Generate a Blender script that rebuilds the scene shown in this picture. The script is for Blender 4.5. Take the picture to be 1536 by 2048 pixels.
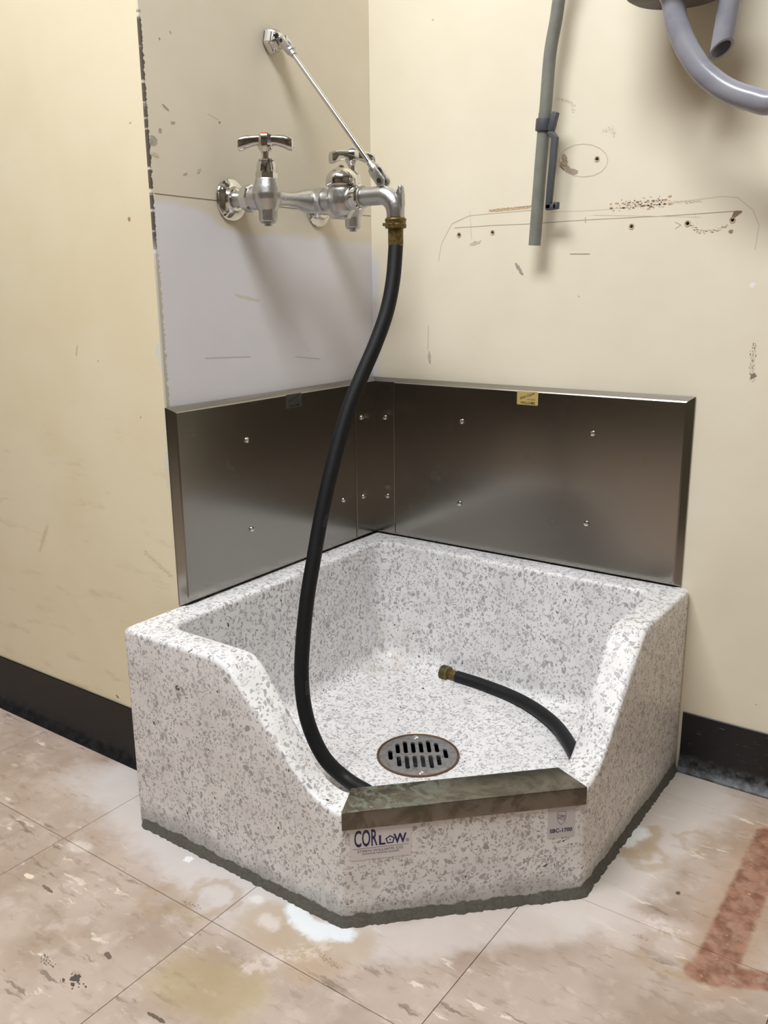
import bpy, bmesh, math, random
import numpy as np
from mathutils import Vector, Matrix, noise as mnoise

for o in list(bpy.data.objects):
    bpy.data.objects.remove(o, do_unlink=True)
SC = bpy.context.scene
C = SC.collection
rng = random.Random(7)

# ------------------------------------------------------------------ camera
CAM = np.array([0.98434, -1.34663, 0.77841])
F_PX = 1775.66
RB = np.array([[0.8148617, 0.5795709, -0.0098996],
               [-0.1373107, 0.2095912, 0.9680998],
               [-0.5631573, 0.7875082, -0.2503691]])      # right, up, forward
cd = bpy.data.cameras.new('camera')
cam = bpy.data.objects.new('camera', cd); C.objects.link(cam)
cd.sensor_fit = 'VERTICAL'; cd.sensor_height = 36.0; cd.sensor_width = 27.0
cd.lens = F_PX / 2048.0 * 36.0
cd.clip_start = 0.01
mw = Matrix.Identity(4)
for i in range(3):
    mw[i][0] = RB[0][i]; mw[i][1] = RB[1][i]; mw[i][2] = -RB[2][i]; mw[i][3] = CAM[i]
cam.matrix_world = mw
SC.camera = cam

def ray(px):
    return RB.T @ np.array([(px[0] - 768) / F_PX, (1024 - px[1]) / F_PX, 1.0])
def on_plane(px, n, d):                 # point of the pixel's ray on n.X = d
    r = ray(px); n = np.array(n, float)
    t = (d - n @ CAM) / (n @ r)
    return Vector(CAM + t * r)
def px_x(px, v): return on_plane(px, (1, 0, 0), v)
def px_y(px, v): return on_plane(px, (0, 1, 0), v)
def px_z(px, v): return on_plane(px, (0, 0, 1), v)

# ------------------------------------------------------------------ world, exposure, main light sizes
w = bpy.data.worlds.new('world'); SC.world = w; w.use_nodes = True
w.node_tree.nodes['Background'].inputs[0].default_value = (1.0, 0.96, 0.9, 1)
w.node_tree.nodes['Background'].inputs[1].default_value = 0.0
SC.view_settings.view_transform = 'Standard'
SC.view_settings.look = 'None'
SC.view_settings.exposure = 0.0
SC.view_settings.gamma = 1.0
SC.view_settings.use_curve_mapping = False
LIGHT_W = 31.5                           # emission strength of the ceiling diffusers
LIGHT_COL = (0.95, 0.975, 1.0)
cy = SC.cycles; cy.use_light_tree = False
cy.max_bounces = 5; cy.diffuse_bounces = 3; cy.glossy_bounces = 4; cy.transmission_bounces = 1; cy.caustics_reflective = False; cy.caustics_refractive = False

# room extents
XL, XR, YB, ZC = -2.4, 1.9, -3.1, 2.5
OUT = -0.4995                           # y of the outside corner

# ------------------------------------------------------------------ helpers
def tag(o, label=None, cat=None, group=None, kind=None):
    if label: o['label'] = label
    if cat: o['category'] = cat
    if group: o['group'] = group
    if kind: o['kind'] = kind
    return o
def empty(name, loc=(0, 0, 0)):
    o = bpy.data.objects.new(name, None); C.objects.link(o); o.location = loc
    o.empty_display_size = 0.02
    return o
def parent(o, p):
    if p is not None:
        o.parent = p
        o.matrix_parent_inverse = Matrix.Translation(p.location).inverted()
def finish(name, bm, mat, par=None, smooth=40):
    me = bpy.data.meshes.new(name)
    bmesh.ops.recalc_face_normals(bm, faces=bm.faces[:])
    bm.to_mesh(me); bm.free()
    if smooth:
        me.shade_smooth()
        me.set_sharp_from_angle(angle=math.radians(smooth))
    o = bpy.data.objects.new(name, me); C.objects.link(o)
    if isinstance(mat, (list, tuple)):
        for m in mat: me.materials.append(m)
    else: me.materials.append(mat)
    parent(o, par)
    return o
def bake(o):
    """apply the modifiers of o into its mesh"""
    dg = bpy.context.evaluated_depsgraph_get(); dg.update()
    me = bpy.data.meshes.new_from_object(o.evaluated_get(dg))
    o.modifiers.clear(); old = o.data; o.data = me
    bpy.data.meshes.remove(old)
    return o
def basis(ax):
    ax = Vector(ax).normalized()
    t = Vector((0, 0, 1)) if abs(ax.z) < 0.9 else Vector((1, 0, 0))
    u = t.cross(ax).normalized(); v = ax.cross(u)
    return ax, u, v
def lathe(bm, prof, org, ax, seg=32, phase=0.0, squash=None):
    """prof: list of (radius, distance along axis); radius 0 closes the end"""
    ax, u, v = basis(ax); org = Vector(org)
    rings = []
    for r, t in prof:
        if r < 1e-7:
            rings.append([bm.verts.new(org + ax * t)])
        else:
            rings.append([bm.verts.new(org + ax * t + (u * math.cos(a) + v * math.sin(a)) * r)
                          for a in (phase + 2 * math.pi * k / seg for k in range(seg))])
    for A, B in zip(rings, rings[1:]):
        n = max(len(A), len(B))
        for k in range(n):
            k2 = (k + 1) % n
            if len(A) == 1 and len(B) == 1: continue
            if len(A) == 1: bm.faces.new((A[0], B[k], B[k2]))
            elif len(B) == 1: bm.faces.new((A[k], A[k2], B[0]))
            else: bm.faces.new((A[k], A[k2], B[k2], B[k]))
    return bm
def catmull(pts, per=10):
    P = [Vector(p) for p in pts]
    P = [P[0] * 2 - P[1]] + P + [P[-1] * 2 - P[-2]]
    out = []
    for i in range(1, len(P) - 2):
        a, b, c, d = P[i - 1], P[i], P[i + 1], P[i + 2]
        for k in range(per):
            t = k / per
            out.append(0.5 * ((2 * b) + (c - a) * t + (2 * a - 5 * b + 4 * c - d) * t * t + (3 * b - a - 3 * c + d) * t ** 3))
    out.append(P[-2])
    return out
def sweep(bm, pts, rad, seg=20, cap=True, inner=None, endcut=None):
    pts = [Vector(p) for p in pts]; n = len(pts)
    rad = [rad] * n if not isinstance(rad, (list, tuple)) else rad
    tang = [((pts[min(i + 1, n - 1)] - pts[max(i - 1, 0)]).normalized()) for i in range(n)]
    _, u, _ = basis(tang[0])
    rings = []
    for i in range(n):
        t = tang[i]; u = (u - t * u.dot(t)).normalized(); v = t.cross(u)
        rings.append([bm.verts.new(pts[i] + (u * math.cos(2 * math.pi * k / seg) + v * math.sin(2 * math.pi * k / seg)) * rad[i]) for k in range(seg)])
    for A, B in zip(rings, rings[1:]):
        for k in range(seg):
            bm.faces.new((A[k], A[(k + 1) % seg], B[(k + 1) % seg], B[k]))
    if cap:
        bm.faces.new(rings[0][::-1]); bm.faces.new(rings[-1])
    return rings
def box(bm, lo, hi, bev=0.0, seg=2):
    lo = Vector(lo); hi = Vector(hi)
    vs = [bm.verts.new((x, y, z)) for x in (lo.x, hi.x) for y in (lo.y, hi.y) for z in (lo.z, hi.z)]
    idx = [(0, 1, 3, 2), (4, 6, 7, 5), (0, 4, 5, 1), (2, 3, 7, 6), (0, 2, 6, 4), (1, 5, 7, 3)]
    fs = [bm.faces.new([vs[i] for i in f]) for f in idx]
    if bev > 0:
        es = list({e for f in fs for e in f.edges})
        bmesh.ops.bevel(bm, geom=es, offset=bev, segments=seg, affect='EDGES', profile=0.5)
    return bm
def prism(bm, poly, org, u, v, n, depth, bev=0.0):
    """poly in (u,v), extruded along n by depth from org"""
    org, u, v, n = map(Vector, (org, u, v, n))
    A = [bm.verts.new(org + u * a + v * b) for a, b in poly]
    B = [bm.verts.new(org + u * a + v * b + n * depth) for a, b in poly]
    fs = [bm.faces.new(A[::-1]), bm.faces.new(B)]
    k = len(poly)
    for i in range(k):
        fs.append(bm.faces.new((A[i], A[(i + 1) % k], B[(i + 1) % k], B[i])))
    if bev > 0:
        es = list({e for f in fs for e in f.edges})
        bmesh.ops.bevel(bm, geom=es, offset=bev, segments=2, affect='EDGES', profile=0.5)
    return bm
def rrect(w, h, r, seg=5):
    out = []
    for cx, cy, a0 in ((w / 2 - r, h / 2 - r, 0), (-w / 2 + r, h / 2 - r, 90), (-w / 2 + r, -h / 2 + r, 180), (w / 2 - r, -h / 2 + r, 270)):
        for k in range(seg + 1):
            a = math.radians(a0 + 90 * k / seg)
            out.append((cx + r * math.cos(a), cy + r * math.sin(a)))
    return out
def difference(o, cut):
    m = o.modifiers.new('cut', 'BOOLEAN'); m.operation = 'DIFFERENCE'; m.object = cut; m.solver = 'EXACT'
    bake(o)
    me = cut.data; bpy.data.objects.remove(cut); bpy.data.meshes.remove(me)
    return o
def lettering(name, items, org, u, v, n, mat, par):
    """flat printed words: items of (text, x, y, size, xscale, rot_deg, shear, bold); one mesh on the plane org,u,v"""
    bm = bmesh.new()
    dg = bpy.context.evaluated_depsgraph_get()
    org, u, v, n = map(Vector, (org, u, v, n))
    for text, x, y, size, xs, rot, shear, bold in items:
        cu = bpy.data.curves.new('t', 'FONT'); cu.body = text; cu.size = size
        cu.align_x = 'CENTER'; cu.shear = shear; cu.offset = bold; cu.resolution_u = 3
        to = bpy.data.objects.new('t', cu); C.objects.link(to)
        dg.update()
        me = bpy.data.meshes.new_from_object(to.evaluated_get(bpy.context.evaluated_depsgraph_get()))
        ca, sa = math.cos(math.radians(rot)), math.sin(math.radians(rot))
        b2 = bmesh.new(); b2.from_mesh(me)
        vm = {}
        for vv in b2.verts:
            a, b = vv.co.x * xs, vv.co.y
            a, b = a * ca - b * sa + x, a * sa + b * ca + y
            vm[vv.index] = bm.verts.new(org + u * a + v * b + n * 0.00015)
        for f in b2.faces:
            bm.faces.new([vm[q.index] for q in f.verts])
        b2.free(); bpy.data.objects.remove(to); bpy.data.curves.remove(cu); bpy.data.meshes.remove(me)
    return bm

# ------------------------------------------------------------------ node helpers
def mat_new(name):
    m = bpy.data.materials.new(name); m.use_nodes = True
    nt = m.node_tree
    b = nt.nodes['Principled BSDF']
    return m, nt, b
class N:
    def __init__(s, nt): s.nt = nt
    def _in(s, sock, v):
        if isinstance(v, bpy.types.NodeSocket): s.nt.links.new(v, sock)
        elif v is not None:
            try: sock.default_value = v
            except TypeError: sock.default_value = tuple(v)
    def pos(s): return s.nt.nodes.new('ShaderNodeNewGeometry').outputs['Position']
    def obj(s): return s.nt.nodes.new('ShaderNodeTexCoord').outputs['Object']
    def math(s, op, a, b=None, c=None, clamp=False):
        n = s.nt.nodes.new('ShaderNodeMath'); n.operation = op; n.use_clamp = clamp
        s._in(n.inputs[0], a)
        if b is not None: s._in(n.inputs[1], b)
        if c is not None: s._in(n.inputs[2], c)
        return n.outputs[0]
    def vmath(s, op, a, b=None, scale=None):
        n = s.nt.nodes.new('ShaderNodeVectorMath'); n.operation = op
        s._in(n.inputs[0], a)
        if b is not None: s._in(n.inputs[1], b)
        if scale is not None: s._in(n.inputs['Scale'], scale)
        return n.outputs['Value'] if op in ('DOT_PRODUCT', 'LENGTH', 'DISTANCE') else n.outputs['Vector']
    def noise(s, vec, scale, detail=4, rough=0.55, dist=0.0, col=False):
        n = s.nt.nodes.new('ShaderNodeTexNoise')
        s._in(n.inputs['Vector'], vec); n.inputs['Scale'].default_value = scale
        n.inputs['Detail'].default_value = min(detail, 2.5) if scale > 30 else min(detail, 3.5); n.inputs['Roughness'].default_value = rough
        n.inputs['Distortion'].default_value = dist
        return n.outputs['Color'] if col else n.outputs['Fac']
    def voro(s, vec, scale, feature='F1', rand=1.0):
        n = s.nt.nodes.new('ShaderNodeTexVoronoi'); n.feature = feature
        s._in(n.inputs['Vector'], vec); n.inputs['Scale'].default_value = scale
        n.inputs['Randomness'].default_value = rand
        return n
    def ramp(s, v, lo, hi, a=0.0, b=1.0, smooth=True):
        n = s.nt.nodes.new('ShaderNodeMapRange')
        n.interpolation_type = 'SMOOTHSTEP' if smooth else 'LINEAR'
        s._in(n.inputs[0], v)
        for i, q in enumerate((lo, hi, a, b)): s._in(n.inputs[i + 1], q)
        return n.outputs[0]
    def mix(s, f, a, b, mode='MIX'):
        n = s.nt.nodes.new('ShaderNodeMix'); n.data_type = 'RGBA'; n.blend_type = mode
        s._in(n.inputs[0], f)
        for i, q in ((6, a), (7, b)):
            if not isinstance(q, bpy.types.NodeSocket) and len(q) == 3: q = (*q, 1)
            s._in(n.inputs[i], q)
        return n.outputs[2]
    def sep(s, v):
        n = s.nt.nodes.new('ShaderNodeSeparateXYZ'); s._in(n.inputs[0], v); return n.outputs
    def comb(s, x, y, z):
        n = s.nt.nodes.new('ShaderNodeCombineXYZ')
        for i, q in enumerate((x, y, z)): s._in(n.inputs[i], q)
        return n.outputs[0]
    def mapping(s, v, scale=(1, 1, 1), rot=(0, 0, 0), loc=(0, 0, 0)):
        n = s.nt.nodes.new('ShaderNodeMapping'); s._in(n.inputs[0], v)
        n.inputs['Scale'].default_value = scale; n.inputs['Rotation'].default_value = rot; n.inputs['Location'].default_value = loc
        return n.outputs[0]
    def bump(s, h, strength=0.2, dist=0.001):
        n = s.nt.nodes.new('ShaderNodeBump'); s._in(n.inputs['Height'], h)
        n.inputs['Strength'].default_value = strength; n.inputs['Distance'].default_value = dist
        return n.outputs[0]
    def segdist(s, p, a, b):
        """distance from p to the segment a-b (points as 3-vectors)"""
        a = Vector(a); b = Vector(b); ba = b - a
        pa = s.vmath('SUBTRACT', p, tuple(a))
        if ba.length < 1e-6: return s.vmath('LENGTH', pa)
        h = s.math('MULTIPLY', s.vmath('DOT_PRODUCT', pa, tuple(ba)), 1 / ba.length_squared, clamp=True)
        return s.vmath('LENGTH', s.vmath('SUBTRACT', pa, s.vmath('SCALE', tuple(ba), scale=h)))
    def vmix(s, f, a, b):
        n = s.nt.nodes.new('ShaderNodeMix'); n.data_type = 'VECTOR'
        s._in(n.inputs[0], f)
        for i, q in ((4, a), (5, b)): s._in(n.inputs[i], q if isinstance(q, bpy.types.NodeSocket) else tuple(q)[:3])
        return n.outputs[1]
    def strokes(s, col, p, marks, tex=None):
        """marks: (points, radius, colour, alpha[, broken]); each stroke waits for the one before it"""
        for mk in marks:
            pts, r, c, al = mk[:4]
            n_ = s.nt.nodes.new('ShaderNodeVectorMath'); n_.operation = 'MULTIPLY_ADD'
            s._in(n_.inputs[0], col); n_.inputs[1].default_value = (1e-8, 1e-8, 1e-8); s._in(n_.inputs[2], p)
            pk = n_.outputs[0]
            d = None
            for a, b in (zip(pts, pts[1:]) if len(pts) > 1 else [(pts[0], pts[0])]):
                q = s.segdist(pk, a, b)
                d = q if d is None else s.math('MINIMUM', d, q)
            m = s.ramp(d, r, r * 0.35, 0.0, al)
            if len(mk) > 4 and tex is not None: m = s.math('MULTIPLY', m, tex)
            col = s.vmix(m, col, c)
        return col
def srgb(r, g, b):
    f = lambda c: (c / 255 / 12.92) if c / 255 <= 0.04045 else ((c / 255 + 0.055) / 1.055) ** 2.4
    return (f(r), f(g), f(b))

# ------------------------------------------------------------------ plain materials
def simple(name, col, rough=0.5, metal=0.0, spec=0.5, coat=0.0):
    m, nt, b = mat_new(name)
    b.inputs['Base Color'].default_value = (*col, 1); b.inputs['Roughness'].default_value = rough
    b.inputs['Metallic'].default_value = metal; b.inputs['Specular IOR Level'].default_value = spec
    b.inputs['Coat Weight'].default_value = coat
    return m
M = {}
M['chrome'] = simple('polished_chrome', (0.68, 0.67, 0.65), 0.06, 1.0)
M['red'] = simple('red_index', srgb(215, 60, 40), 0.35)
M['blue'] = simple('blue_index', srgb(40, 70, 160), 0.35)
M['dark_plastic'] = simple('dark_grey_plastic', srgb(74, 76, 82), 0.5)
M['black'] = simple('dark_hole', (0.012, 0.011, 0.01), 0.9)
M['navy_ink'] = simple('navy_ink', srgb(30, 28, 80), 0.5)
M['grey_ink'] = simple('grey_ink', srgb(95, 90, 105), 0.5)
M['black_ink'] = simple('black_ink', srgb(40, 32, 18), 0.5)
M['label_white'] = simple('label_film', srgb(228, 223, 225), 0.35)
M['label_grey'] = simple('label_film_grey', srgb(208, 204, 205), 0.35)
M['gold_foil'] = simple('gold_foil', srgb(214, 192, 120), 0.4, 0.35)
M['greyed_foil'] = simple('greyed_foil', srgb(120, 122, 122), 0.32, 0.85)  # foil's dark reflection put into a grey base colour
M['white_paint'] = simple('white_enamel', (0.8, 0.8, 0.78), 0.5)
M['dark_wall'] = simple('darkened_far_wall', srgb(98, 90, 72), 0.7)  # unseen far walls darkened in colour to dim panel reflections and bounce light
M['door'] = simple('added_dark_door', srgb(58, 42, 28), 0.5)  # for the added door: kept dark for the steel to reflect
M['print'] = simple('hose_print', srgb(78, 80, 84), 0.6)

def m_satin():
    m, nt, b = mat_new('satin_cast_chrome'); n = N(nt); p = n.obj()
    b.inputs['Metallic'].default_value = 1.0
    b.inputs['Base Color'].default_value = (0.56, 0.555, 0.55, 1)
    f = n.noise(p, 900, 3, 0.6)
    nt.links.new(n.ramp(f, 0.3, 0.7, 0.27, 0.40), b.inputs['Roughness'])
    nt.links.new(n.bump(f, 0.30, 0.0006), b.inputs['Normal'])
    return m
M['satin'] = m_satin()
def m_brass(green):
    m, nt, b = mat_new('aged_brass'); n = N(nt); p = n.obj()
    f = n.noise(p, 160, 5, 0.65)
    c = n.mix(n.ramp(f, 0.35, 0.7), srgb(132, 112, 66), srgb(84, 68, 42))
    if green:
        g = n.noise(p, 90, 5, 0.7)
        c = n.mix(n.ramp(g, 0.42, 0.62, 0, 0.85), c, srgb(104, 118, 92))
    nt.links.new(c, b.inputs['Base Color']); b.inputs['Metallic'].default_value = 0.75
    b.inputs['Roughness'].default_value = 0.45
    nt.links.new(n.bump(f, 0.3, 0.0008), b.inputs['Normal'])
    return m
M['brass'] = m_brass(False); M['brass_green'] = m_brass(True)
def m_rubber():
    m, nt, b = mat_new('black_rubber_hose'); n = N(nt); p = n.obj()
    f = n.noise(p, 60, 5, 0.7)
    c = n.mix(n.ramp(f, 0.5, 0.8, 0, 0.5), srgb(15, 15, 17), srgb(34, 35, 38))
    nt.links.new(c, b.inputs['Base Color']); b.inputs['Roughness'].default_value = 0.55; b.inputs['Specular IOR Level'].default_value = 0.35
    nt.links.new(n.bump(n.noise(p, 500, 3), 0.12, 0.0006), b.inputs['Normal'])
    return m
M['rubber'] = m_rubber()
def m_vinyl(name, c1, c2, rough):
    m, nt, b = mat_new(name); n = N(nt); p = n.obj()
    f = n.noise(p, 22, 5, 0.65)
    nt.links.new(n.mix(n.ramp(f, 0.35, 0.7), c1, c2), b.inputs['Base Color'])
    b.inputs['Roughness'].default_value = rough
    nt.links.new(n.bump(n.noise(p, 350, 3), 0.06, 0.0006), b.inputs['Normal'])
    return m
M['grey_hose'] = m_vinyl('grey_vinyl_tube', srgb(132, 133, 124), srgb(118, 118, 112), 0.42)
M['glossy_hose'] = m_vinyl('glossy_grey_vinyl_tube', srgb(150, 150, 158), srgb(138, 138, 148), 0.22)
M['canister'] = m_vinyl('stained_grey_plastic', srgb(96, 88, 82), srgb(62, 54, 48), 0.55)

def m_steel(name, base, rough, dirt, aniso=0.6, scale=(2, 2, 300)):
    m, nt, b = mat_new(name); n = N(nt); p = n.pos()
    g = n.noise(n.mapping(p, scale=scale), 6, 3, 0.6)
    big = n.noise(p, 14, 4, 0.6)
    sm = n.noise(p, 42, 3, 0.5)
    spots = n.math('MULTIPLY', n.ramp(sm, 0.60, 0.72), n.ramp(big, 0.48, 0.62))
    c = n.mix(n.math('MULTIPLY', spots, dirt), base, tuple(q * 0.55 for q in base))
    nt.links.new(c, b.inputs['Base Color']); b.inputs['Metallic'].default_value = 1.0
    r = n.math('ADD', n.ramp(g, 0.3, 0.7, rough - 0.012, rough + 0.012), n.math('MULTIPLY', spots, 0.06))
    nt.links.new(r, b.inputs['Roughness'])
    b.inputs['Anisotropic'].default_value = aniso
    tn = nt.nodes.new('ShaderNodeTangent'); tn.direction_type = 'RADIAL'; tn.axis = 'Z'
    nt.links.new(tn.outputs[0], b.inputs['Tangent'])
    nt.links.new(n.bump(g, 0.015, 0.0002), b.inputs['Normal'])
    return m
M['steel'] = m_steel('brushed_stainless', (0.36, 0.345, 0.315), 0.21, 0.15)
M['bolt'] = simple('bright_screw_steel', (0.75, 0.74, 0.72), 0.2, 1.0)
def m_strainer():
    m, nt, b = mat_new('dull_cast_nickel'); n = N(nt); p = n.obj()
    f = n.noise(p, 90, 5, 0.65)
    nt.links.new(n.mix(n.ramp(f, 0.4, 0.75), srgb(150, 149, 148), srgb(120, 116, 112)), b.inputs['Base Color'])
    b.inputs['Metallic'].default_value = 0.55; b.inputs['Roughness'].default_value = 0.5
    return m
M['strainer'] = m_strainer()
M['rust_ring'] = simple('rusty_bronze', srgb(112, 84, 60), 0.6, 0.5)

def m_cap():
    m, nt, b = mat_new('stained_steel_cap'); n = N(nt); p = n.pos()
    big = n.noise(p, 26, 6, 0.7, 0.6); fine = n.noise(p, 120, 4, 0.65)
    c = n.mix(n.ramp(big, 0.42, 0.62), (0.23, 0.215, 0.185), (0.15, 0.136, 0.108))
    xy = n.sep(p)
    # greenish residue lies on the left half of the top
    top = n.ramp(xy[2], 0.1590, 0.1598)
    left = n.ramp(n.math('ADD', xy[0], xy[1]), 0.10, -0.17)
    green = n.math('MULTIPLY', n.math('MULTIPLY', n.ramp(n.noise(p, 45, 6, 0.7, 0.8), 0.42, 0.60), top), left)
    c = n.mix(n.math('MULTIPLY', green, 0.75), c, srgb(124, 134, 122))
    crust = n.math('MULTIPLY', n.math('MULTIPLY', n.ramp(fine, 0.50, 0.62), top), n.ramp(n.math('ADD', xy[0], xy[1]), -0.09, -0.13))
    c = n.mix(n.math('MULTIPLY', crust, 0.8), c, srgb(96, 84, 56))
    nt.links.new(c, b.inputs['Base Color'])
    met = n.math('SUBTRACT', 1.0, n.math('MULTIPLY', n.math('MAXIMUM', green, crust), 0.7))
    nt.links.new(met, b.inputs['Metallic'])
    nt.links.new(n.ramp(big, 0.3, 0.7, 0.26, 0.40), b.inputs['Roughness'])
    nt.links.new(n.bump(n.math('MULTIPLY', crust, fine), 0.5, 0.001), b.inputs['Normal'])
    return m
M['cap'] = m_cap()

def m_terrazzo():
    m, nt, b = mat_new('white_terrazzo'); n = N(nt); p = n.pos()
    wob = n.vmath('SCALE', n.vmath('SUBTRACT', n.noise(p, 110, 1, 0.5, col=True), (0.5, 0.5, 0.5)), scale=0.008)
    p1 = n.vmath('ADD', p, wob)
    col = n.mix(n.ramp(n.noise(p, 25, 3), 0.35, 0.7), srgb(243, 241, 240), srgb(232, 229, 228))
    for sc, th, keep, st in ((140, 0.14, 0.66, (1.0, 1.35, 0.8)), (240, 0.13, 0.54, (1.3, 0.8, 1.0))):
        pm = n.mapping(p1, scale=st, rot=(0.4 * sc, 0.7, 0.2), loc=(sc * 0.01, 0.3, 0.7))
        e = n.voro(pm, sc, 'DISTANCE_TO_EDGE').outputs['Distance']
        v = n.voro(pm, sc, 'F1')
        rc = n.sep(v.outputs['Color'])
        gate = n.math('GREATER_THAN', rc[0], keep)
        thr = n.math('ADD', th * 0.55, n.math('MULTIPLY', rc[1], th))
        chip = n.math('MULTIPLY', gate, n.ramp(n.math('SUBTRACT', e, thr), -0.02, 0.02))
        cc = n.mix(rc[2], srgb(164, 160, 162), srgb(212, 208, 209))
        cc = n.mix(n.math('GREATER_THAN', rc[1], 0.985), cc, srgb(84, 76, 66))
        col = n.mix(chip, col, cc)
    xyz = n.sep(p)
    # cement haze and splashes close to the floor outside the basin
    low = n.ramp(n.math('ADD', xyz[2], n.math('MULTIPLY', n.noise(p, 16, 4), -0.06)), 0.016, -0.012)
    col = n.mix(n.math('MULTIPLY', low, 0.55), col, srgb(142, 138, 130))
    # pale cement runs at the front left corner
    dr = n.noise(n.mapping(p, scale=(70, 70, 5)), 1.0, 2, 0.4)
    at = n.ramp(n.vmath('DISTANCE', p, (0.345, -0.612, 0.055)), 0.055, 0.02)
    col = n.mix(n.math('MULTIPLY', n.math('MULTIPLY', n.ramp(dr, 0.54, 0.62), at), 0.8), col, srgb(222, 222, 222))
    # water stain at the back of the bowl
    wn = n.ramp(n.noise(p, 30, 3), 0.42, 0.65)
    ws = n.math('MULTIPLY', n.ramp(n.vmath('DISTANCE', p, (0.10, -0.10, 0.10)), 0.10, 0.02), wn)
    col = n.mix(n.math('MULTIPLY', ws, 0.35), col, srgb(196, 182, 164))
    ws = n.math('MULTIPLY', n.ramp(n.vmath('DISTANCE', p, (0.52, -0.10, 0.12)), 0.10, 0.02), wn)
    col = n.mix(n.math('MULTIPLY', ws, 0.30), col, srgb(190, 172, 150))
    nt.links.new(col, b.inputs['Base Color'])
    b.inputs['Roughness'].default_value = 0.42
    nt.links.new(n.bump(n.noise(p, 260, 1), 0.10, 0.0008), b.inputs['Normal'])
    return m
M['terrazzo'] = m_terrazzo()
def m_mortar():
    m, nt, b = mat_new('grey_mortar'); n = N(nt); p = n.pos()
    f = n.noise(p, 220, 5, 0.7)
    nt.links.new(n.mix(f, srgb(66, 63, 56), srgb(112, 108, 98)), b.inputs['Base Color'])
    b.inputs['Roughness'].default_value = 0.9
    nt.links.new(n.bump(f, 0.6, 0.002), b.inputs['Normal'])
    return m
M['mortar'] = m_mortar()

# ------------------------------------------------------------------ painted walls
def P2(px, wall):
    p = px_x(px, 0.0) if wall == 'F' else (px_y(px, 0.0) if wall == 'R' else px_y(px, OUT))
    return tuple(p)
def L(wall, *pxs): return [P2(q, wall) for q in pxs]
MM = 0.00078                            # metres per photo pixel on the walls

def wall_base(name, c1, c2, rough=0.55):
    m, nt, b = mat_new(name); n = N(nt); p = n.pos()
    f = n.noise(p, 5, 3, 0.6)
    col = n.mix(n.ramp(f, 0.35, 0.7), c1, c2)
    fd = n.voro(p, 22).outputs
    speck = n.math('MULTIPLY', n.ramp(fd['Distance'], 0.05, 0.02), n.math('GREATER_THAN', n.sep(fd['Color'])[0], 0.72))
    col = n.mix(n.math('MULTIPLY', speck, 0.55), col, srgb(140, 122, 96))
    b.inputs['Roughness'].default_value = rough
    return m, nt, b, n, p, col

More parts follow.
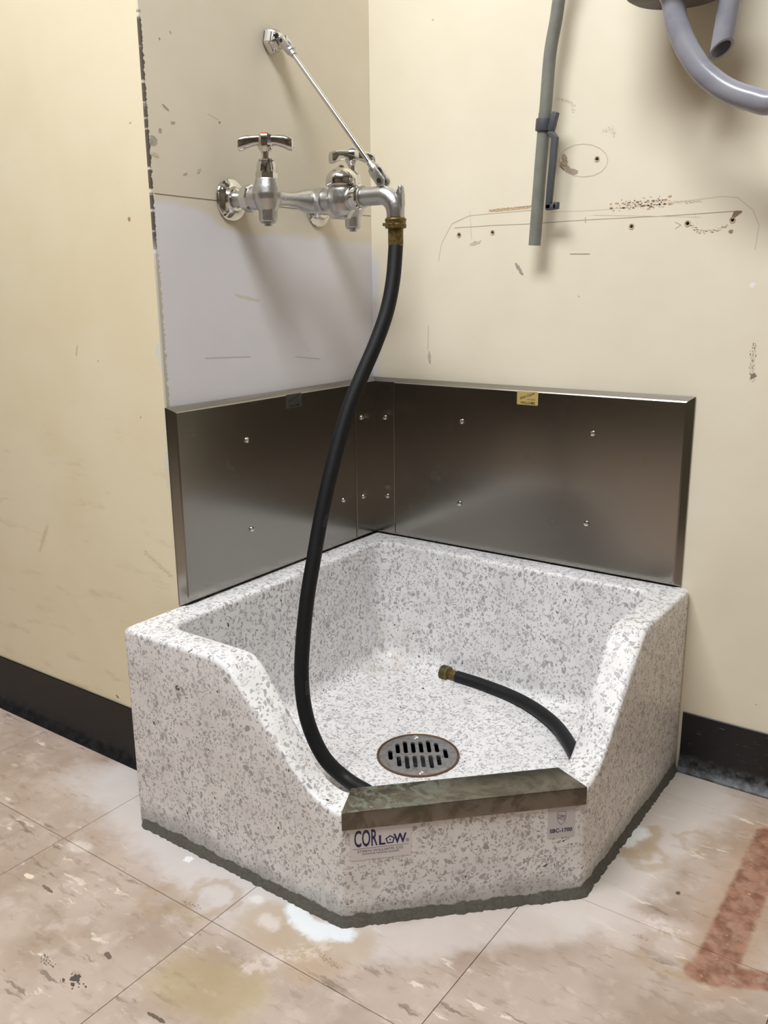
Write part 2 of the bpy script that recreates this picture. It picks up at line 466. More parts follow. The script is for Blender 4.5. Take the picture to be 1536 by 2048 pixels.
CR1, CR2 = srgb(240, 231, 209), srgb(235, 225, 202)
MARKS = {'R': [], 'F': [], 'W': [], 'G': []}
def m_wall_right():
    m, nt, b, n, p, col = wall_base('cream_wall_paint_back', CR1, CR2)
    xyz = n.sep(p)
    # primer feathered a little way round the inner corner
    wp = n.math('MULTIPLY', n.ramp(n.math('ADD', xyz[0], n.math('MULTIPLY', n.noise(p, 40, 2), 0.02)), 0.034, 0.018), n.ramp(xyz[2], 0.84, 0.80))
    col = n.mix(n.math('MULTIPLY', wp, 0.8), col, srgb(226, 224, 228))
    nt.links.new(col, b.inputs['Base Color'])
    R = lambda *a: L('R', *a)
    pen, gr, br, ru = srgb(120, 112, 100), srgb(150, 142, 130), srgb(120, 92, 66), srgb(96, 60, 30)
    crisp = [
        (R((909, 456), (984, 451), (1055, 448), (1171, 440), (1364, 430), (1475, 422)), 1.0 * MM, pen, 0.75),
        (R((1171, 434), (1171, 446)), 1.0 * MM, pen, 0.8),
        (R((1140, 508), (1180, 508)), 1.0 * MM, pen, 0.9),
        (R((940, 422), (943, 478)), 0.8 * MM, pen, 0.35),
        (R((877, 522), (883, 487), (904, 447), (939, 431), (980, 427), (1064, 420)), 1.3 * MM, gr, 0.30),
        (R((1100, 424), (1189, 421), (1319, 409), (1444, 393), (1475, 395), (1506, 420), (1518, 450), (1510, 500)), 1.5 * MM, gr, 0.32),
        (R((1350, 444), (1362, 450), (1350, 458)), 0.9 * MM, pen, 0.7),
        (R(*[(1167 + 49 * math.cos(a), 321 + 33 * math.sin(a)) for a in [i * math.pi / 8 for i in range(17)]]), 0.9 * MM, br, 0.45),
        (R((1186, 430), (1400, 434)), 0.7 * MM, gr, 0.3),
    ]
    rough = [
        (R((982, 421), (1062, 414)), 4.5 * MM, srgb(206, 178, 140), 0.9),
        (R((980, 423), (995, 420), (1062, 412)), 2.2 * MM, ru, 0.9, 1),
        (R((1228, 411), (1337, 404)), 11 * MM, srgb(176, 134, 92), 0.75, 1),
        (R((1255, 409), (1325, 404)), 8 * MM, srgb(104, 66, 36), 0.9, 1),
        (R((1340, 405), (1400, 402)), 3 * MM, br, 0.5, 1),
        (R((1386, 451), (1395, 463), (1426, 462), (1453, 452)), 3.6 * MM, srgb(128, 104, 82), 0.9, 1),
        (R((1464, 438), (1470, 428), (1484, 423)), 5.5 * MM, srgb(132, 108, 84), 0.95),
        (R((1462, 458), (1462, 468)), 4 * MM, srgb(140, 120, 100), 0.9),
        (R((1123, 333), (1140, 342), (1156, 344)), 9 * MM, srgb(176, 158, 140), 0.95),
        (R((1127, 308), (1130, 322), (1121, 332)), 8 * MM, srgb(178, 156, 130), 0.95),
        (R((1120, 331), (1132, 340)), 4 * MM, srgb(156, 112, 72), 0.6),
        (R((1113, 197), (1145, 205), (1147, 224)), 3.5 * MM, gr, 0.7, 1),
        (R((1209, 262), (1226, 258), (1229, 270)), 5 * MM, srgb(186, 174, 154), 0.7, 1),
        (R((1031, 526), (1038, 538), (1046, 550)), 5.5 * MM, srgb(160, 150, 138), 0.9),
        (R((858, 702), (860, 728)), 6 * MM, srgb(196, 186, 168), 0.9),
        (R((857, 650), (856, 700)), 1.5 * MM, gr, 0.5),
        (R((1508, 690), (1504, 735), (1506, 758)), 5 * MM, srgb(126, 104, 88), 0.85, 1),
        (R((1506, 752),), 6 * MM, srgb(96, 72, 62), 0.8),
        (R((940, 488), (960, 485)), 5 * MM, srgb(196, 184, 170), 0.8),
        (R((948, 484), (962, 482)), 1.6 * MM, srgb(110, 96, 80), 0.8, 1),
        (R((1390, 430), (1395, 460)), 1.5 * MM, gr, 0.4, 1),
        (R((1502, 567), (1508, 573)), 5 * MM, srgb(246, 244, 240), 0.9),
    ]
    MARKS['R'] = [('pencil_line', k) for k in crisp] + [('scrape_mark', k) for k in rough]
    return m
def m_wall_faucet():
    m, nt, b, n, p, col = wall_base('cream_wall_paint_side', srgb(239, 230, 211), srgb(233, 223, 202))
    xyz = n.sep(p)
    # white primer patch below the faucet: curved upper edge
    top = n.ramp(xyz[1], -0.50, -0.30, 0.893, 0.850)
    top = n.math('ADD', top, n.ramp(n.noise(p, 9, 2), 0.3, 0.7, -0.006, 0.006))
    wp = n.ramp(n.math('SUBTRACT', xyz[2], top), 0.008, -0.008)
    col = n.mix(n.math('MULTIPLY', wp, 0.97), col, n.mix(n.noise(p, 12, 3), srgb(241, 239, 245), srgb(234, 232, 239)))
    Fw = lambda *a: L('F', *a)
    pen = srgb(92, 84, 72)
    crisp = [
        (Fw((309, 387), (360, 393), (432, 401)), 1.3 * MM, pen, 0.85),
        (Fw((555, 413), (612, 420)), 1.2 * MM, pen, 0.8),
        (Fw((720, 430), (741, 432)), 1.2 * MM, pen, 0.8),
        (Fw((590, 713), (640, 718)), 1.0 * MM, srgb(190, 188, 190), 0.7),
        (Fw((410, 716), (500, 713)), 1.0 * MM, srgb(196, 194, 196), 0.7),
        (Fw((415, 228), (437, 240)), 1.0 * MM, srgb(150, 134, 110), 0.5),
    ]
    rough = [
        (Fw((324, 208), (338, 222)), 3.2 * MM, srgb(164, 148, 124), 0.8),
        (Fw((303, 284), (310, 278)), 9 * MM, srgb(166, 160, 156), 0.75),
        (Fw((299, 288), (308, 283)), 4 * MM, srgb(120, 114, 112), 0.6),
        (Fw((319, 256), (321, 266)), 4 * MM, srgb(178, 156, 138), 0.8),
        (Fw((341, 245), (350, 245)), 3.5 * MM, srgb(184, 172, 150), 0.8),
        (Fw((318, 76), (320, 80)), 2.2 * MM, srgb(126, 112, 92), 0.8),
        (Fw((339, 62), (342, 68)), 2.2 * MM, srgb(170, 150, 126), 0.8),
        (Fw((438, 243), (440, 247)), 2.4 * MM, srgb(110, 96, 76), 0.8),
        (Fw((302, 308), (318, 312)), 5 * MM, srgb(206, 194, 170), 0.7),
        (Fw((394, 346), (402, 338)), 3 * MM, srgb(190, 176, 150), 0.6),
        (Fw((366, 350), (374, 346)), 2.5 * MM, srgb(170, 152, 124), 0.6),
        (Fw((470, 590), (520, 602)), 4 * MM, srgb(214, 210, 210), 0.4),
    ]
    MARKS['F'] = [('pencil_line', k) for k in crisp] + [('scrape_mark', k) for k in rough]
    # dark broken joint along the outside corner, then filler below
    ed = n.math('SUBTRACT', xyz[1], OUT)
    dash = n.ramp(n.noise(n.mapping(p, scale=(0, 0, 75)), 1.0, 3, 0.6), 0.38, 0.46)
    wv = n.ramp(n.noise(n.mapping(p, scale=(0, 0, 130)), 1.0, 3), 0.3, 0.7, 0.0016, 0.0052)
    dk = n.math('MULTIPLY', n.math('LESS_THAN', ed, wv), dash)
    zr = n.math('MULTIPLY', n.ramp(xyz[2], 1.122, 1.116), n.ramp(xyz[2], 0.80, 0.845))
    col = n.mix(n.math('MULTIPLY', dk, n.math('MULTIPLY', zr, 0.92)), col, srgb(74, 64, 54))
    fl = n.math('MULTIPLY', n.math('LESS_THAN', ed, n.math('MULTIPLY', wv, 1.6)), n.ramp(xyz[2], 0.83, 0.80))
    col = n.mix(fl, col, srgb(206, 198, 182))
    nt.links.new(col, b.inputs['Base Color'])
    return m
def m_wall_left():
    m, nt, b, n, p, col = wall_base('yellow_cream_wall_paint', srgb(246, 233, 202), srgb(241, 227, 192))
    xyz = n.sep(p)
    smear = n.ramp(n.noise(n.mapping(p, scale=(8, 8, 30), rot=(0, 0.5, 0)), 1.0, 5, 0.7), 0.56, 0.72, 0, 0.30)
    col = n.mix(n.math('MULTIPLY', smear, n.ramp(xyz[2], 0.75, 0.35)), col, srgb(190, 170, 126))
    # filler and peeling along the corner, lower half
    wv = n.ramp(n.noise(n.mapping(p, scale=(30, 0, 16)), 1.0, 5, 0.7), 0.40, 0.68, -0.004, 0.020)
    fl = n.math('MULTIPLY', n.math('LESS_THAN', n.math('MULTIPLY', xyz[0], -1.0), wv), n.math('MULTIPLY', n.ramp(xyz[2], 0.80, 0.76), n.ramp(xyz[2], 0.46, 0.52)))
    col = n.mix(fl, col, srgb(232, 226, 214))
    W = lambda *a: L('W', *a)
    rough = [
        (W((256, 436), (261, 441)), 4 * MM, srgb(178, 140, 104), 0.9),
        (W((155, 690), (152, 712)), 3 * MM, srgb(196, 176, 132), 0.6),
        (W((292, 1105), (345, 1155)), 5 * MM, srgb(200, 180, 136), 0.6, 1),
        (W((96, 1050), (80, 1100)), 6 * MM, srgb(204, 184, 140), 0.5, 1),
        (W((232, 1390), (238, 1396)), 3 * MM, srgb(120, 100, 70), 0.8),
        (W((258, 247), (263, 245)), 2.5 * MM, srgb(196, 170, 130), 0.7),
    ]
    MARKS['W'] = [('scrape_mark', k) for k in rough]
    nt.links.new(col, b.inputs['Base Color'])
    return m
M['wall_right'] = m_wall_right(); M['wall_faucet'] = m_wall_faucet(); M['wall_left'] = m_wall_left()
M['wall_plain'] = simple('cream_wall_paint_plain', srgb(232, 220, 188), 0.7)
M['ceiling'] = simple('ceiling_white', (0.72, 0.71, 0.68), 0.9)

# ------------------------------------------------------------------ vinyl floor tiles
def m_floor():
    m, nt, b = mat_new('worn_beige_vinyl'); n = N(nt); p = n.pos()
    oi = nt.nodes.new('ShaderNodeObjectInfo').outputs['Random']
    off = n.comb(n.math('MULTIPLY', oi, 7.0), n.math('MULTIPLY', oi, 3.0), 0.0)
    pt = n.vmath('ADD', p, off)
    wv2 = n.vmath('SUBTRACT', n.noise(p, 70, 2, 0.7, col=True), (0.5, 0.5, 0.5))
    pt = n.vmath('ADD', pt, n.vmath('SCALE', wv2, scale=0.012))
    big = n.noise(p, 7, 4, 0.65); mid = n.noise(pt, 28, 3, 0.65)
    col = n.mix(n.ramp(big, 0.35, 0.68), srgb(194, 176, 163), srgb(168, 148, 133))
    col = n.mix(n.ramp(mid, 0.50, 0.72, 0, 0.55), col, srgb(212, 197, 186))
    col = n.mix(n.math('MULTIPLY', oi, 0.12), col, srgb(178, 150, 126))
    # through-pattern streaks of the tile running one way
    ps = n.mapping(pt, scale=(11, 62, 1), rot=(0, 0, 0.06))
    sn = n.noise(ps, 1.0, 3, 0.62)
    patch = n.ramp(n.noise(pt, 9, 3), 0.40, 0.58)
    col = n.mix(n.math('MULTIPLY', n.ramp(sn, 0.60, 0.67, 0, 0.75), patch), col, srgb(122, 106, 92))
    sn2 = n.noise(n.mapping(pt, scale=(14, 55, 1), rot=(0, 0, -0.05), loc=(3.3, 1.7, 0)), 1.0, 3, 0.6)
    col = n.mix(n.math('MULTIPLY', n.ramp(sn2, 0.61, 0.68, 0, 0.75), patch), col, srgb(238, 226, 208))
    ps3 = n.mapping(pt, scale=(26, 90, 1), rot=(0, 0, 0.04))
    col = n.mix(n.ramp(n.noise(ps3, 1.0, 2, 0.6), 0.55, 0.70, 0, 0.45), col, srgb(150, 130, 112))
    rag = n.vmath('ADD', p, n.vmath('SCALE', n.vmath('SUBTRACT', n.noise(p, 26, 2.5, 0.7, col=True), (0.5, 0.5, 0.5)), scale=0.055))
    rag2 = n.vmath('ADD', p, n.vmath('SCALE', wv2, scale=0.016))
    tex = n.ramp(n.noise(p, 60, 5, 0.7), 0.40, 0.60)
    G = lambda *q: [tuple(px_z(a, 0.0)) for a in q]
    # pale cement dust around the basin
    dust = srgb(214, 207, 204)
    col = n.strokes(col, rag, [
        (G((240, 1570), (330, 1660), (420, 1740), (520, 1800)), 0.085, dust, 0.85),
        (G((640, 1875), (800, 1880), (980, 1850), (1120, 1840)), 0.055, srgb(214, 204, 198), 0.75),
        (G((1160, 1800), (1240, 1730), (1320, 1640), (1390, 1580)), 0.09, srgb(218, 209, 202), 0.8),
        (G((1240, 1840), (1340, 1880)), 0.05, srgb(222, 208, 202), 0.55),
        (G((230, 1540), (150, 1560)), 0.05, dust, 0.45),
    ], tex)
    # olive film lower left
    col = n.strokes(col, rag, [
        (G((370, 1960), (460, 1990)), 0.060, srgb(176, 158, 118), 0.65),
        (G((520, 1840), (610, 1890)), 0.045, srgb(184, 162, 132), 0.65),
        (G((700, 1890), (620, 1930)), 0.04, srgb(188, 164, 132), 0.55),
    ], tex)
    # yellowed rings
    for px_, rad, wd, al in (((1300, 1715), 0.026, 0.010, 0.6), ((1390, 1682), 0.022, 0.007, 0.5), ((1340, 1905), 0.034, 0.011, 0.5), ((425, 1797), 0.034, 0.010, 0.65), ((320, 1805), 0.024, 0.010, 0.45)):
        dd = n.math('ABSOLUTE', n.math('SUBTRACT', n.vmath('DISTANCE', rag, tuple(px_z(px_, 0.0))), rad))
        col = n.mix(n.ramp(dd, wd * 1.2, wd * 0.2, 0, al * 0.75), col, srgb(172, 148, 112))
    MARKS['G'] = [('floor_fleck', k) for k in [
        (G((376, 1716), (378, 1722)), 0.007, srgb(244, 244, 244), 0.9),
        (G((145, 1955), (158, 1975)), 0.010, srgb(70, 62, 56), 0.95, 1),
        (G((150, 1950), (152, 1962)), 0.006, srgb(64, 58, 52), 0.95),
        (G((212, 1905), (220, 1918)), 0.005, srgb(96, 74, 62), 0.9),
        (G((85, 1915), (104, 1932)), 0.005, srgb(92, 84, 74), 0.9, 1),
        (G((85, 1770), (105, 1786)), 0.004, srgb(110, 92, 74), 0.9),
        (G((50, 1748), (66, 1756)), 0.006, srgb(236, 224, 200), 0.9),
        (G((370, 1805), (395, 1815)), 0.005, srgb(104, 94, 84), 0.8, 1),
        (G((295, 2025), (330, 2046)), 0.0035, srgb(80, 66, 52), 0.9),
        (G((640, 1910), (680, 1935)), 0.0035, srgb(120, 98, 80), 0.8, 1),
        (G((1355, 1785), (1358, 1788)), 0.0035, srgb(70, 62, 58), 0.9),
        (G((1270, 1870), (1292, 1880)), 0.0035, srgb(104, 88, 74), 0.8, 1),
    ]]
    col = n.strokes(col, rag2, [
        (G((1245, 1705), (1290, 1712), (1310, 1660)), 0.016, srgb(180, 156, 120), 0.6),
        (G((1262, 1668), (1280, 1665)), 0.020, srgb(240, 243, 242), 0.95),
        (G((1255, 1685), (1268, 1672)), 0.015, srgb(236, 240, 238), 0.9),
        (G((590, 1820), (610, 1850), (655, 1862), (690, 1868)), 0.020, srgb(240, 244, 246), 0.95),
        (G((600, 1838), (640, 1870)), 0.018, srgb(236, 240, 242), 0.9),
        (G((510, 1798), (516, 1800)), 0.011, srgb(230, 226, 222), 0.85),
        (G((530, 1840), (545, 1850)), 0.016, srgb(222, 212, 204), 0.8),
        (G((150, 1690), (165, 1695)), 0.018, srgb(224, 212, 202), 0.7),
        (G((1300, 1840), (1360, 1870)), 0.020, srgb(232, 216, 210), 0.7, 1),
        (G((505, 1935), (560, 1915), (640, 1900)), 0.020, srgb(228, 214, 204), 0.6, 1),
    ], tex)
    # rust left by an iron strip: an L of stains
    rust = n.mix(n.ramp(n.noise(p, 40, 5, 0.7), 0.35, 0.65), srgb(128, 84, 64), srgb(168, 124, 104))
    rust = n.mix(n.ramp(n.noise(p, 120, 4, 0.7), 0.62, 0.75, 0, 0.8), rust, srgb(206, 170, 150))
    rag3 = n.vmath('ADD', p, n.vmath('SCALE', wv2, scale=0.007))
    d = n.segdist(rag3, (0.785, -0.115, 0), (0.788, -0.425, 0))
    d2 = n.segdist(rag3, (0.775, -0.435, 0), (0.845, -0.405, 0))
    mk = n.math('MAXIMUM', n.ramp(d, 0.027, 0.019), n.ramp(d2, 0.020, 0.012))
    halo = n.ramp(d, 0.062, 0.02, 0, 0.35)
    col = n.mix(halo, col, srgb(186, 150, 116))
    col = n.mix(n.math('MULTIPLY', mk, n.ramp(n.noise(p, 55, 4, 0.6), 0.30, 0.55, 0.55, 0.95)), col, rust)
    nt.links.new(col, b.inputs['Base Color'])
    nt.links.new(n.ramp(mid, 0.3, 0.7, 0.34, 0.52), b.inputs['Roughness'])
    nt.links.new(n.bump(n.noise(p, 300, 1), 0.06, 0.0008), b.inputs['Normal'])
    return m
M['floor'] = m_floor()
M['subfloor'] = simple('dark_adhesive', srgb(70, 56, 44), 0.9)

def struct(name, bm, mat, smooth=0, label=None):
    o = finish(name, bm, mat, None, smooth)
    o['kind'] = 'structure'
    if label: o['label'] = label
    return o

def blob(bm, c, r, u, v, nrm, seed, k=14, sx=1.0):
    vs = []
    for i in range(k):
        a = 2 * math.pi * i / k
        q = r * (0.35 + 1.15 * (mnoise.noise((math.cos(a) * 2.1 + seed, math.sin(a) * 2.1, seed * 1.7)) * 0.5 + 0.5))
        vs.append(bm.verts.new(c + u * math.cos(a) * q * sx + v * math.sin(a) * q + nrm))
    bm.faces.new(vs)
INK = {}
def ink(col):
    k = tuple(round(c, 3) for c in col)
    if k not in INK: INK[k] = simple('mark_tint', k, 0.6)
    return INK[k]
def put_marks(which, par, u, v, nrm, base):
    """thin flakes, scratches and pencil lines lying on a surface"""
    u, v, nrm = Vector(u), Vector(v), Vector(nrm); seed = 1.0
    for name, mk in MARKS[which]:
        pts, r, c, al = mk[:4]; broken = len(mk) > 4; seed += 3.7; lift = 0.00008 + 0.00005 * (int(seed / 3.7) % 6)
        col = tuple(b_ * (1 - al) + q * al for b_, q in zip(base, c))
        bm = bmesh.new(); P = [Vector(q) for q in pts]
        if len(P) == 1: P.append(P[0] + u * 0.0005)
        path = []
        for a, b_ in zip(P, P[1:]):
            k = max(1, int((b_ - a).length / max(0.0008, min(r * 0.5, 0.006))))
            path += [a.lerp(b_, i / k) for i in range(k)]
        path.append(P[-1]); tot = len(path)
        if not broken and sum((b_ - a).length for a, b_ in zip(P, P[1:])) < r * 2.2:
            blob(bm, (P[0] + P[-1]) / 2, r * 1.0, u, v, nrm * lift, seed, 24)
        elif broken:
            area = sum((b_ - a).length for a, b_ in zip(P, P[1:])) * r * 2
            rr = max(0.0010, r * 0.26); cnt = max(3, min(110, int(0.8 * area / (rr * rr * 2.2))))
            put = []; ax_ = (P[-1] - P[0]).normalized(); by_ = nrm.cross(ax_)
            for i in range(cnt * 3):
                q = path[rng.randrange(tot)]; d = Vector((rng.gauss(0, 0.40), rng.gauss(0, 0.40)))
                c_ = q + (u * d.x + v * d.y) * r; r_ = rr * rng.uniform(0.35, 1.5)
                if any((c_ - a).length < (r_ + b_) * 1.02 for a, b_ in put): continue
                put.append((c_, r_)); blob(bm, c_, r_ * 0.62, ax_, by_, nrm * lift, seed + i * 2.3, 14, rng.uniform(1.0, 2.4))
        else:
            rows = []; thin = r < 0.0018
            for i, q in enumerate(path):
                d = path[min(i + 1, tot - 1)] - path[max(i - 1, 0)]; d = d.normalized() if d.length > 1e-9 else u
                sd = nrm.cross(d)
                e = 1.0 if thin else max(0.25, min(1.0, (min(i, tot - 1 - i) + 0.6) / max(1, min(4, tot / 3))) ** 0.5)
                f1 = mnoise.noise((i * 0.43, seed, 0)); f2 = mnoise.noise((i * 0.43, seed, 7))
                w = r * 0.62 * e
                am = 0.25 if thin else 0.75
                rows.append((bm.verts.new(q - sd * w * (1 + am * f1) + nrm * lift), bm.verts.new(q + sd * w * (1 + am * f2) + nrm * lift)))
            for A, B in zip(rows, rows[1:]): bm.faces.new((A[0], A[1], B[1], B[0]))
        o = finish(name, bm, ink(col), par, 0)
        if broken: o['kind'] = 'stuff'

# ------------------------------------------------------------------ room shell
bm = bmesh.new(); box(bm, (XL - 0.1, YB - 0.1, -0.05), (XR + 0.1, 0.1, -0.0022))
floor = struct('floor', bm, M['subfloor'], label='worn beige vinyl tile floor with cement dust and a rust stain')
TS, GX, GY = 0.3048, -0.0575, -0.6985
bm = bmesh.new(); g = 0.0004
box(bm, (g, g, -0.0022), (TS - g, TS - g, 0.0))
bmesh.ops.bevel(bm, geom=[e for e in bm.edges if all(v.co.z > -0.001 for v in e.verts)], offset=0.0003, segments=1, affect='EDGES')
tile0 = finish('floor_tile', bm, M['floor'], floor, 0)
first = True
for i in range(-8, 7):
    for j in range(-8, 3):
        x, y = GX + i * TS, GY + j * TS
        if x < XL - 0.3 or x > XR or y > 0 or y < YB - 0.3: continue
        if x + TS < -0.02 and y > OUT: continue
        if first: t = tile0; first = False
        else:
            t = tile0.copy(); C.objects.link(t)
        t.location = (x, y, 0)

bm = bmesh.new(); box(bm, (-0.0, 0.0, 0.0), (XR, 0.10, ZC))
wall_right = struct('wall_right', bm, M['wall_right'], label='cream painted wall with screw holes, pencil lines and scrapes behind the grey tubes')
HOLES = [((918, 470), 5.0), ((985, 465), 4.6), ((1263, 453), 5.0), ((1375, 447), 5.2), ((1465, 440), 5.0), ((1194, 318), 5.0), ((1130, 324), 5.6)]
cb = bmesh.new()
for q, r in HOLES:
    p = px_y(q, 0.0)
    lathe(cb, [(0, -0.004), (r * MM * 1.0, -0.004), (r * MM * 0.8, 0.03), (0, 0.03)], p, (0, 1, 0), 14)
difference(wall_right, finish('hole_cutter', cb, M['black'], None, 0))
for q, r in HOLES:                      # the plugs left in the holes
    p = px_y(q, 0.0); bm = bmesh.new()
    ro = r * MM
    lathe(bm, [(ro * 0.78, -0.0006), (ro * 1.06, -0.0008), (ro * 1.10, 0.0002), (ro * 0.75, 0.012), (ro * 0.6, 0.012), (ro * 0.62, -0.0003), (ro * 0.78, -0.0006)], p, (0, 1, 0), 16)
    finish('wall_plug', bm, simple('plug_plastic', srgb(188, 172, 146), 0.6) if 'plug' not in M else M['plug'], wall_right)
    M.setdefault('plug', bpy.data.materials['plug_plastic'])
put_marks('R', wall_right, (1, 0, 0), (0, 0, 1), (0, -1, 0), CR1)
put_marks('G', floor, (1, 0, 0), (0, 1, 0), (0, 0, 1), srgb(206, 186, 168))
bm = bmesh.new(); box(bm, (-0.004, OUT, 0.0), (0.0, 0.0, ZC))
wall_faucet = struct('wall_faucet', bm, M['wall_faucet'], label='cream side wall with a white primer patch below the faucet')
bm = bmesh.new(); box(bm, (XL, OUT, 0.0), (-0.004, OUT + 0.1, ZC))
wall_left = struct('wall_left', bm, M['wall_left'], label='yellow cream painted wall left of the faucet corner')
bm = bmesh.new(); box(bm, (XL - 0.1, YB, 0.0), (XL, OUT + 0.1, ZC)); struct('wall_far_left', bm, M['dark_wall'])
bm = bmesh.new(); box(bm, (XR, YB, 0.0), (XR + 0.1, 0.1, ZC)); struct('wall_far_right', bm, M['dark_wall'])
bm = bmesh.new(); box(bm, (XL - 0.1, YB - 0.1, 0.0), (XR + 0.1, YB, ZC)); struct('wall_back', bm, M['dark_wall'])
bm = bmesh.new(); box(bm, (XL - 0.1, YB - 0.1, ZC), (XR + 0.1, 0.1, ZC + 0.08)); struct('ceiling', bm, M['ceiling'])

put_marks('F', wall_faucet, (0, 1, 0), (0, 0, 1), (1, 0, 0), CR2)
put_marks('W', wall_left, (1, 0, 0), (0, 0, 1), (0, -1, 0), srgb(240, 224, 186))
# cove baseboards: a profile swept along the wall
def m_base(name, scratch):
    m, nt, b = mat_new(name); n = N(nt); p = n.pos(); xyz = n.sep(p)
    f = n.noise(n.mapping(p, scale=(20, 20, 120)), 1.0, 4, 0.65)
    sp = n.ramp(n.noise(n.mapping(p, scale=(60, 60, 420)), 1.0, 4, 0.7), 0.64, 0.72, 0, scratch)
    toe = n.math('MULTIPLY', n.ramp(n.math('ADD', xyz[2], n.math('MULTIPLY', n.noise(p, 40, 4), -0.02)), 0.022, 0.002), scratch)
    c = n.mix(sp, srgb(18, 18, 20), srgb(150, 150, 150))
    c = n.mix(n.math('MULTIPLY', toe, n.ramp(n.noise(p, 70, 5, 0.7), 0.35, 0.65)), c, srgb(128, 132, 136))
    nt.links.new(c, b.inputs['Base Color']); b.inputs['Roughness'].default_value = 0.40
    return m
PROF = [(0.0, 0.1), (0.0015, 0.1012), (0.003, 0.1), (0.0034, 0.03), (0.005, 0.018), (0.009, 0.009), (0.0155, 0.0035), (0.017, 0.001), (0.0165, 0.0), (0.0, 0.0)]
def baseboard(name, x0, x1, y, mat, label):
    bm = bmesh.new(); A, B = [], []
    for d, z in PROF:
        A.append(bm.verts.new((x0, y - d, z))); B.append(bm.verts.new((x1, y - d, z)))
    k = len(PROF)
    for i in range(k): bm.faces.new((A[i], A[(i + 1) % k], B[(i + 1) % k], B[i]))
    bm.faces.new(A[::-1]); bm.faces.new(B)
    return struct(name, bm, mat, 50, label)
baseboard('baseboard_left', XL, -0.004, OUT, m_base('black_cove_base', 0.06), 'black rubber cove baseboard left of the basin')
baseboard('baseboard_right', 0.614, XR, 0.0, m_base('black_cove_base_scuffed', 0.42), 'scuffed black rubber cove baseboard right of the basin')

# unseen door added behind the camera so the steel panels reflect something dark
bm = bmesh.new(); box(bm, (-1.6, YB, 0.0), (-0.7, YB + 0.03, 2.05)); 
door = struct('added_door_1', bm, M['door'], label='added dark brown flush door, unseen, for dark reflections in the steel')
bm = bmesh.new(); lathe(bm, [(0, 0), (0.026, 0), (0.026, 0.006), (0.01, 0.01), (0.01, 0.04), (0.025, 0.05), (0.025, 0.065), (0, 0.07)], (-0.78, YB + 0.03, 1.0), (0, 1, 0), 20)
finish('door_handle', bm, M['chrome'], door)

# ceiling light: metal housing with two diffusers
m, nt, b = mat_new('lit_diffuser')
b.inputs['Base Color'].default_value = (0.9, 0.9, 0.9, 1)
b.inputs['Emission Color'].default_value = (*LIGHT_COL, 1); b.inputs['Emission Strength'].default_value = LIGHT_W
M['lit'] = m
LX, LY = 0.34, -1.30
fix = empty('ceiling_light', (LX, LY, ZC - 0.09)); tag(fix, 'white fluorescent ceiling fixture with two lit diffusers', 'ceiling light')
bm = bmesh.new(); box(bm, (LX - 0.66, LY - 0.30, ZC - 0.07), (LX + 0.66, LY + 0.30, ZC), 0.004); finish('housing', bm, M['white_paint'], fix, 30)
for s in (-1, 1):
    bm = bmesh.new(); box(bm, (LX - 0.62, LY + s * 0.15 - 0.12, ZC - 0.09), (LX + 0.62, LY + s * 0.15 + 0.12, ZC - 0.07))
    finish('diffuser', bm, M['lit'], fix, 30)

# ------------------------------------------------------------------ terrazzo basin
SL, SA = 0.6096, 0.388                  # side length, start of the diagonal front
H0, H1 = 0.3105, 0.1575                 # rim height, front height
BE = 0.007                              # rounding of the rim
DR = Vector((0.3115, -0.3225, 0.0)); ZF, ZD = 0.088, 0.076
sink = empty('mop_basin', (0.3, -0.3, 0)); tag(sink, 'white terrazzo corner mop basin with dropped diagonal front', 'mop sink')
OUTER = [(0.0, 0.0), (0.0, -SL), (SA, -SL), (SL, -SA), (SL, 0.0)]
def offset_poly(offs):
    """polygon moved inward by offs[i] on edge i (i -> i+1), order as OUTER"""
    n = len(OUTER); ln = []
    for i in range(n):
        a = Vector(OUTER[i]); b = Vector(OUTER[(i + 1) % n]); d = (b - a).normalized()
        nn = Vector((-d.y, d.x))        # inward for this ordering (counter-clockwise)
        ln.append((a + nn * offs[i], d))
    out = []
    for i in range(n):
        (a, d), (b, e) = ln[i - 1], ln[i]
        cr = d.x * e.y - d.y * e.x
        t = ((b - a).x * e.y - (b - a).y * e.x) / cr
        out.append(a + d * t)
    return out
NE, NC = 44, 8
def loop_pts(offs, rad):
    """rounded loop: same sample count for all offsets"""
    V = offset_poly(offs); n = len(V); arcs = []
    for i in range(n):
        p, a, b = V[i], V[i - 1], V[(i + 1) % n]
        d1 = (a - p).normalized(); d2 = (b - p).normalized()
        ang = d1.angle(d2); t = rad / math.tan(ang / 2)
        s, e = p + d1 * t, p + d2 * t
        c = p + (d1 + d2).normalized() * (rad / math.sin(ang / 2))
        a0 = math.atan2(s.y - c.y, s.x - c.x); a1 = math.atan2(e.y - c.y, e.x - c.x)
        da = (a1 - a0 + math.pi) % (2 * math.pi) - math.pi
        arcs.append([c + Vector((math.cos(a0 + da * k / NC), math.sin(a0 + da * k / NC))) * rad for k in range(NC + 1)])
    out = []
    for i in range(n):
        out += arcs[i]
        s, e = arcs[i][-1], arcs[(i + 1) % n][0]
        out += [s.lerp(e, k / NE) for k in range(1, NE)]
    return out
def prof_z(u):
    """rim height along a flank, u = distance from the wall"""
    K = [(0.0, H0), (0.188, H0), (0.206, H0 - 0.008), (0.334, H1 + 0.018), (0.350, H1 + 0.007), (0.376, H1), (0.7, H1)]
    for (a, za), (b, zb) in zip(K, K[1:]):
        if a <= u <= b:
            return za + (zb - za) * (u - a) / (b - a)
    return H1
def prof_s(u):                          # softened kinks
    return sum(prof_z(max(0.0, u + d)) * wt for d, wt in ((-0.012, .15), (-0.006, .22), (0, .26), (0.006, .22), (0.012, .15)))
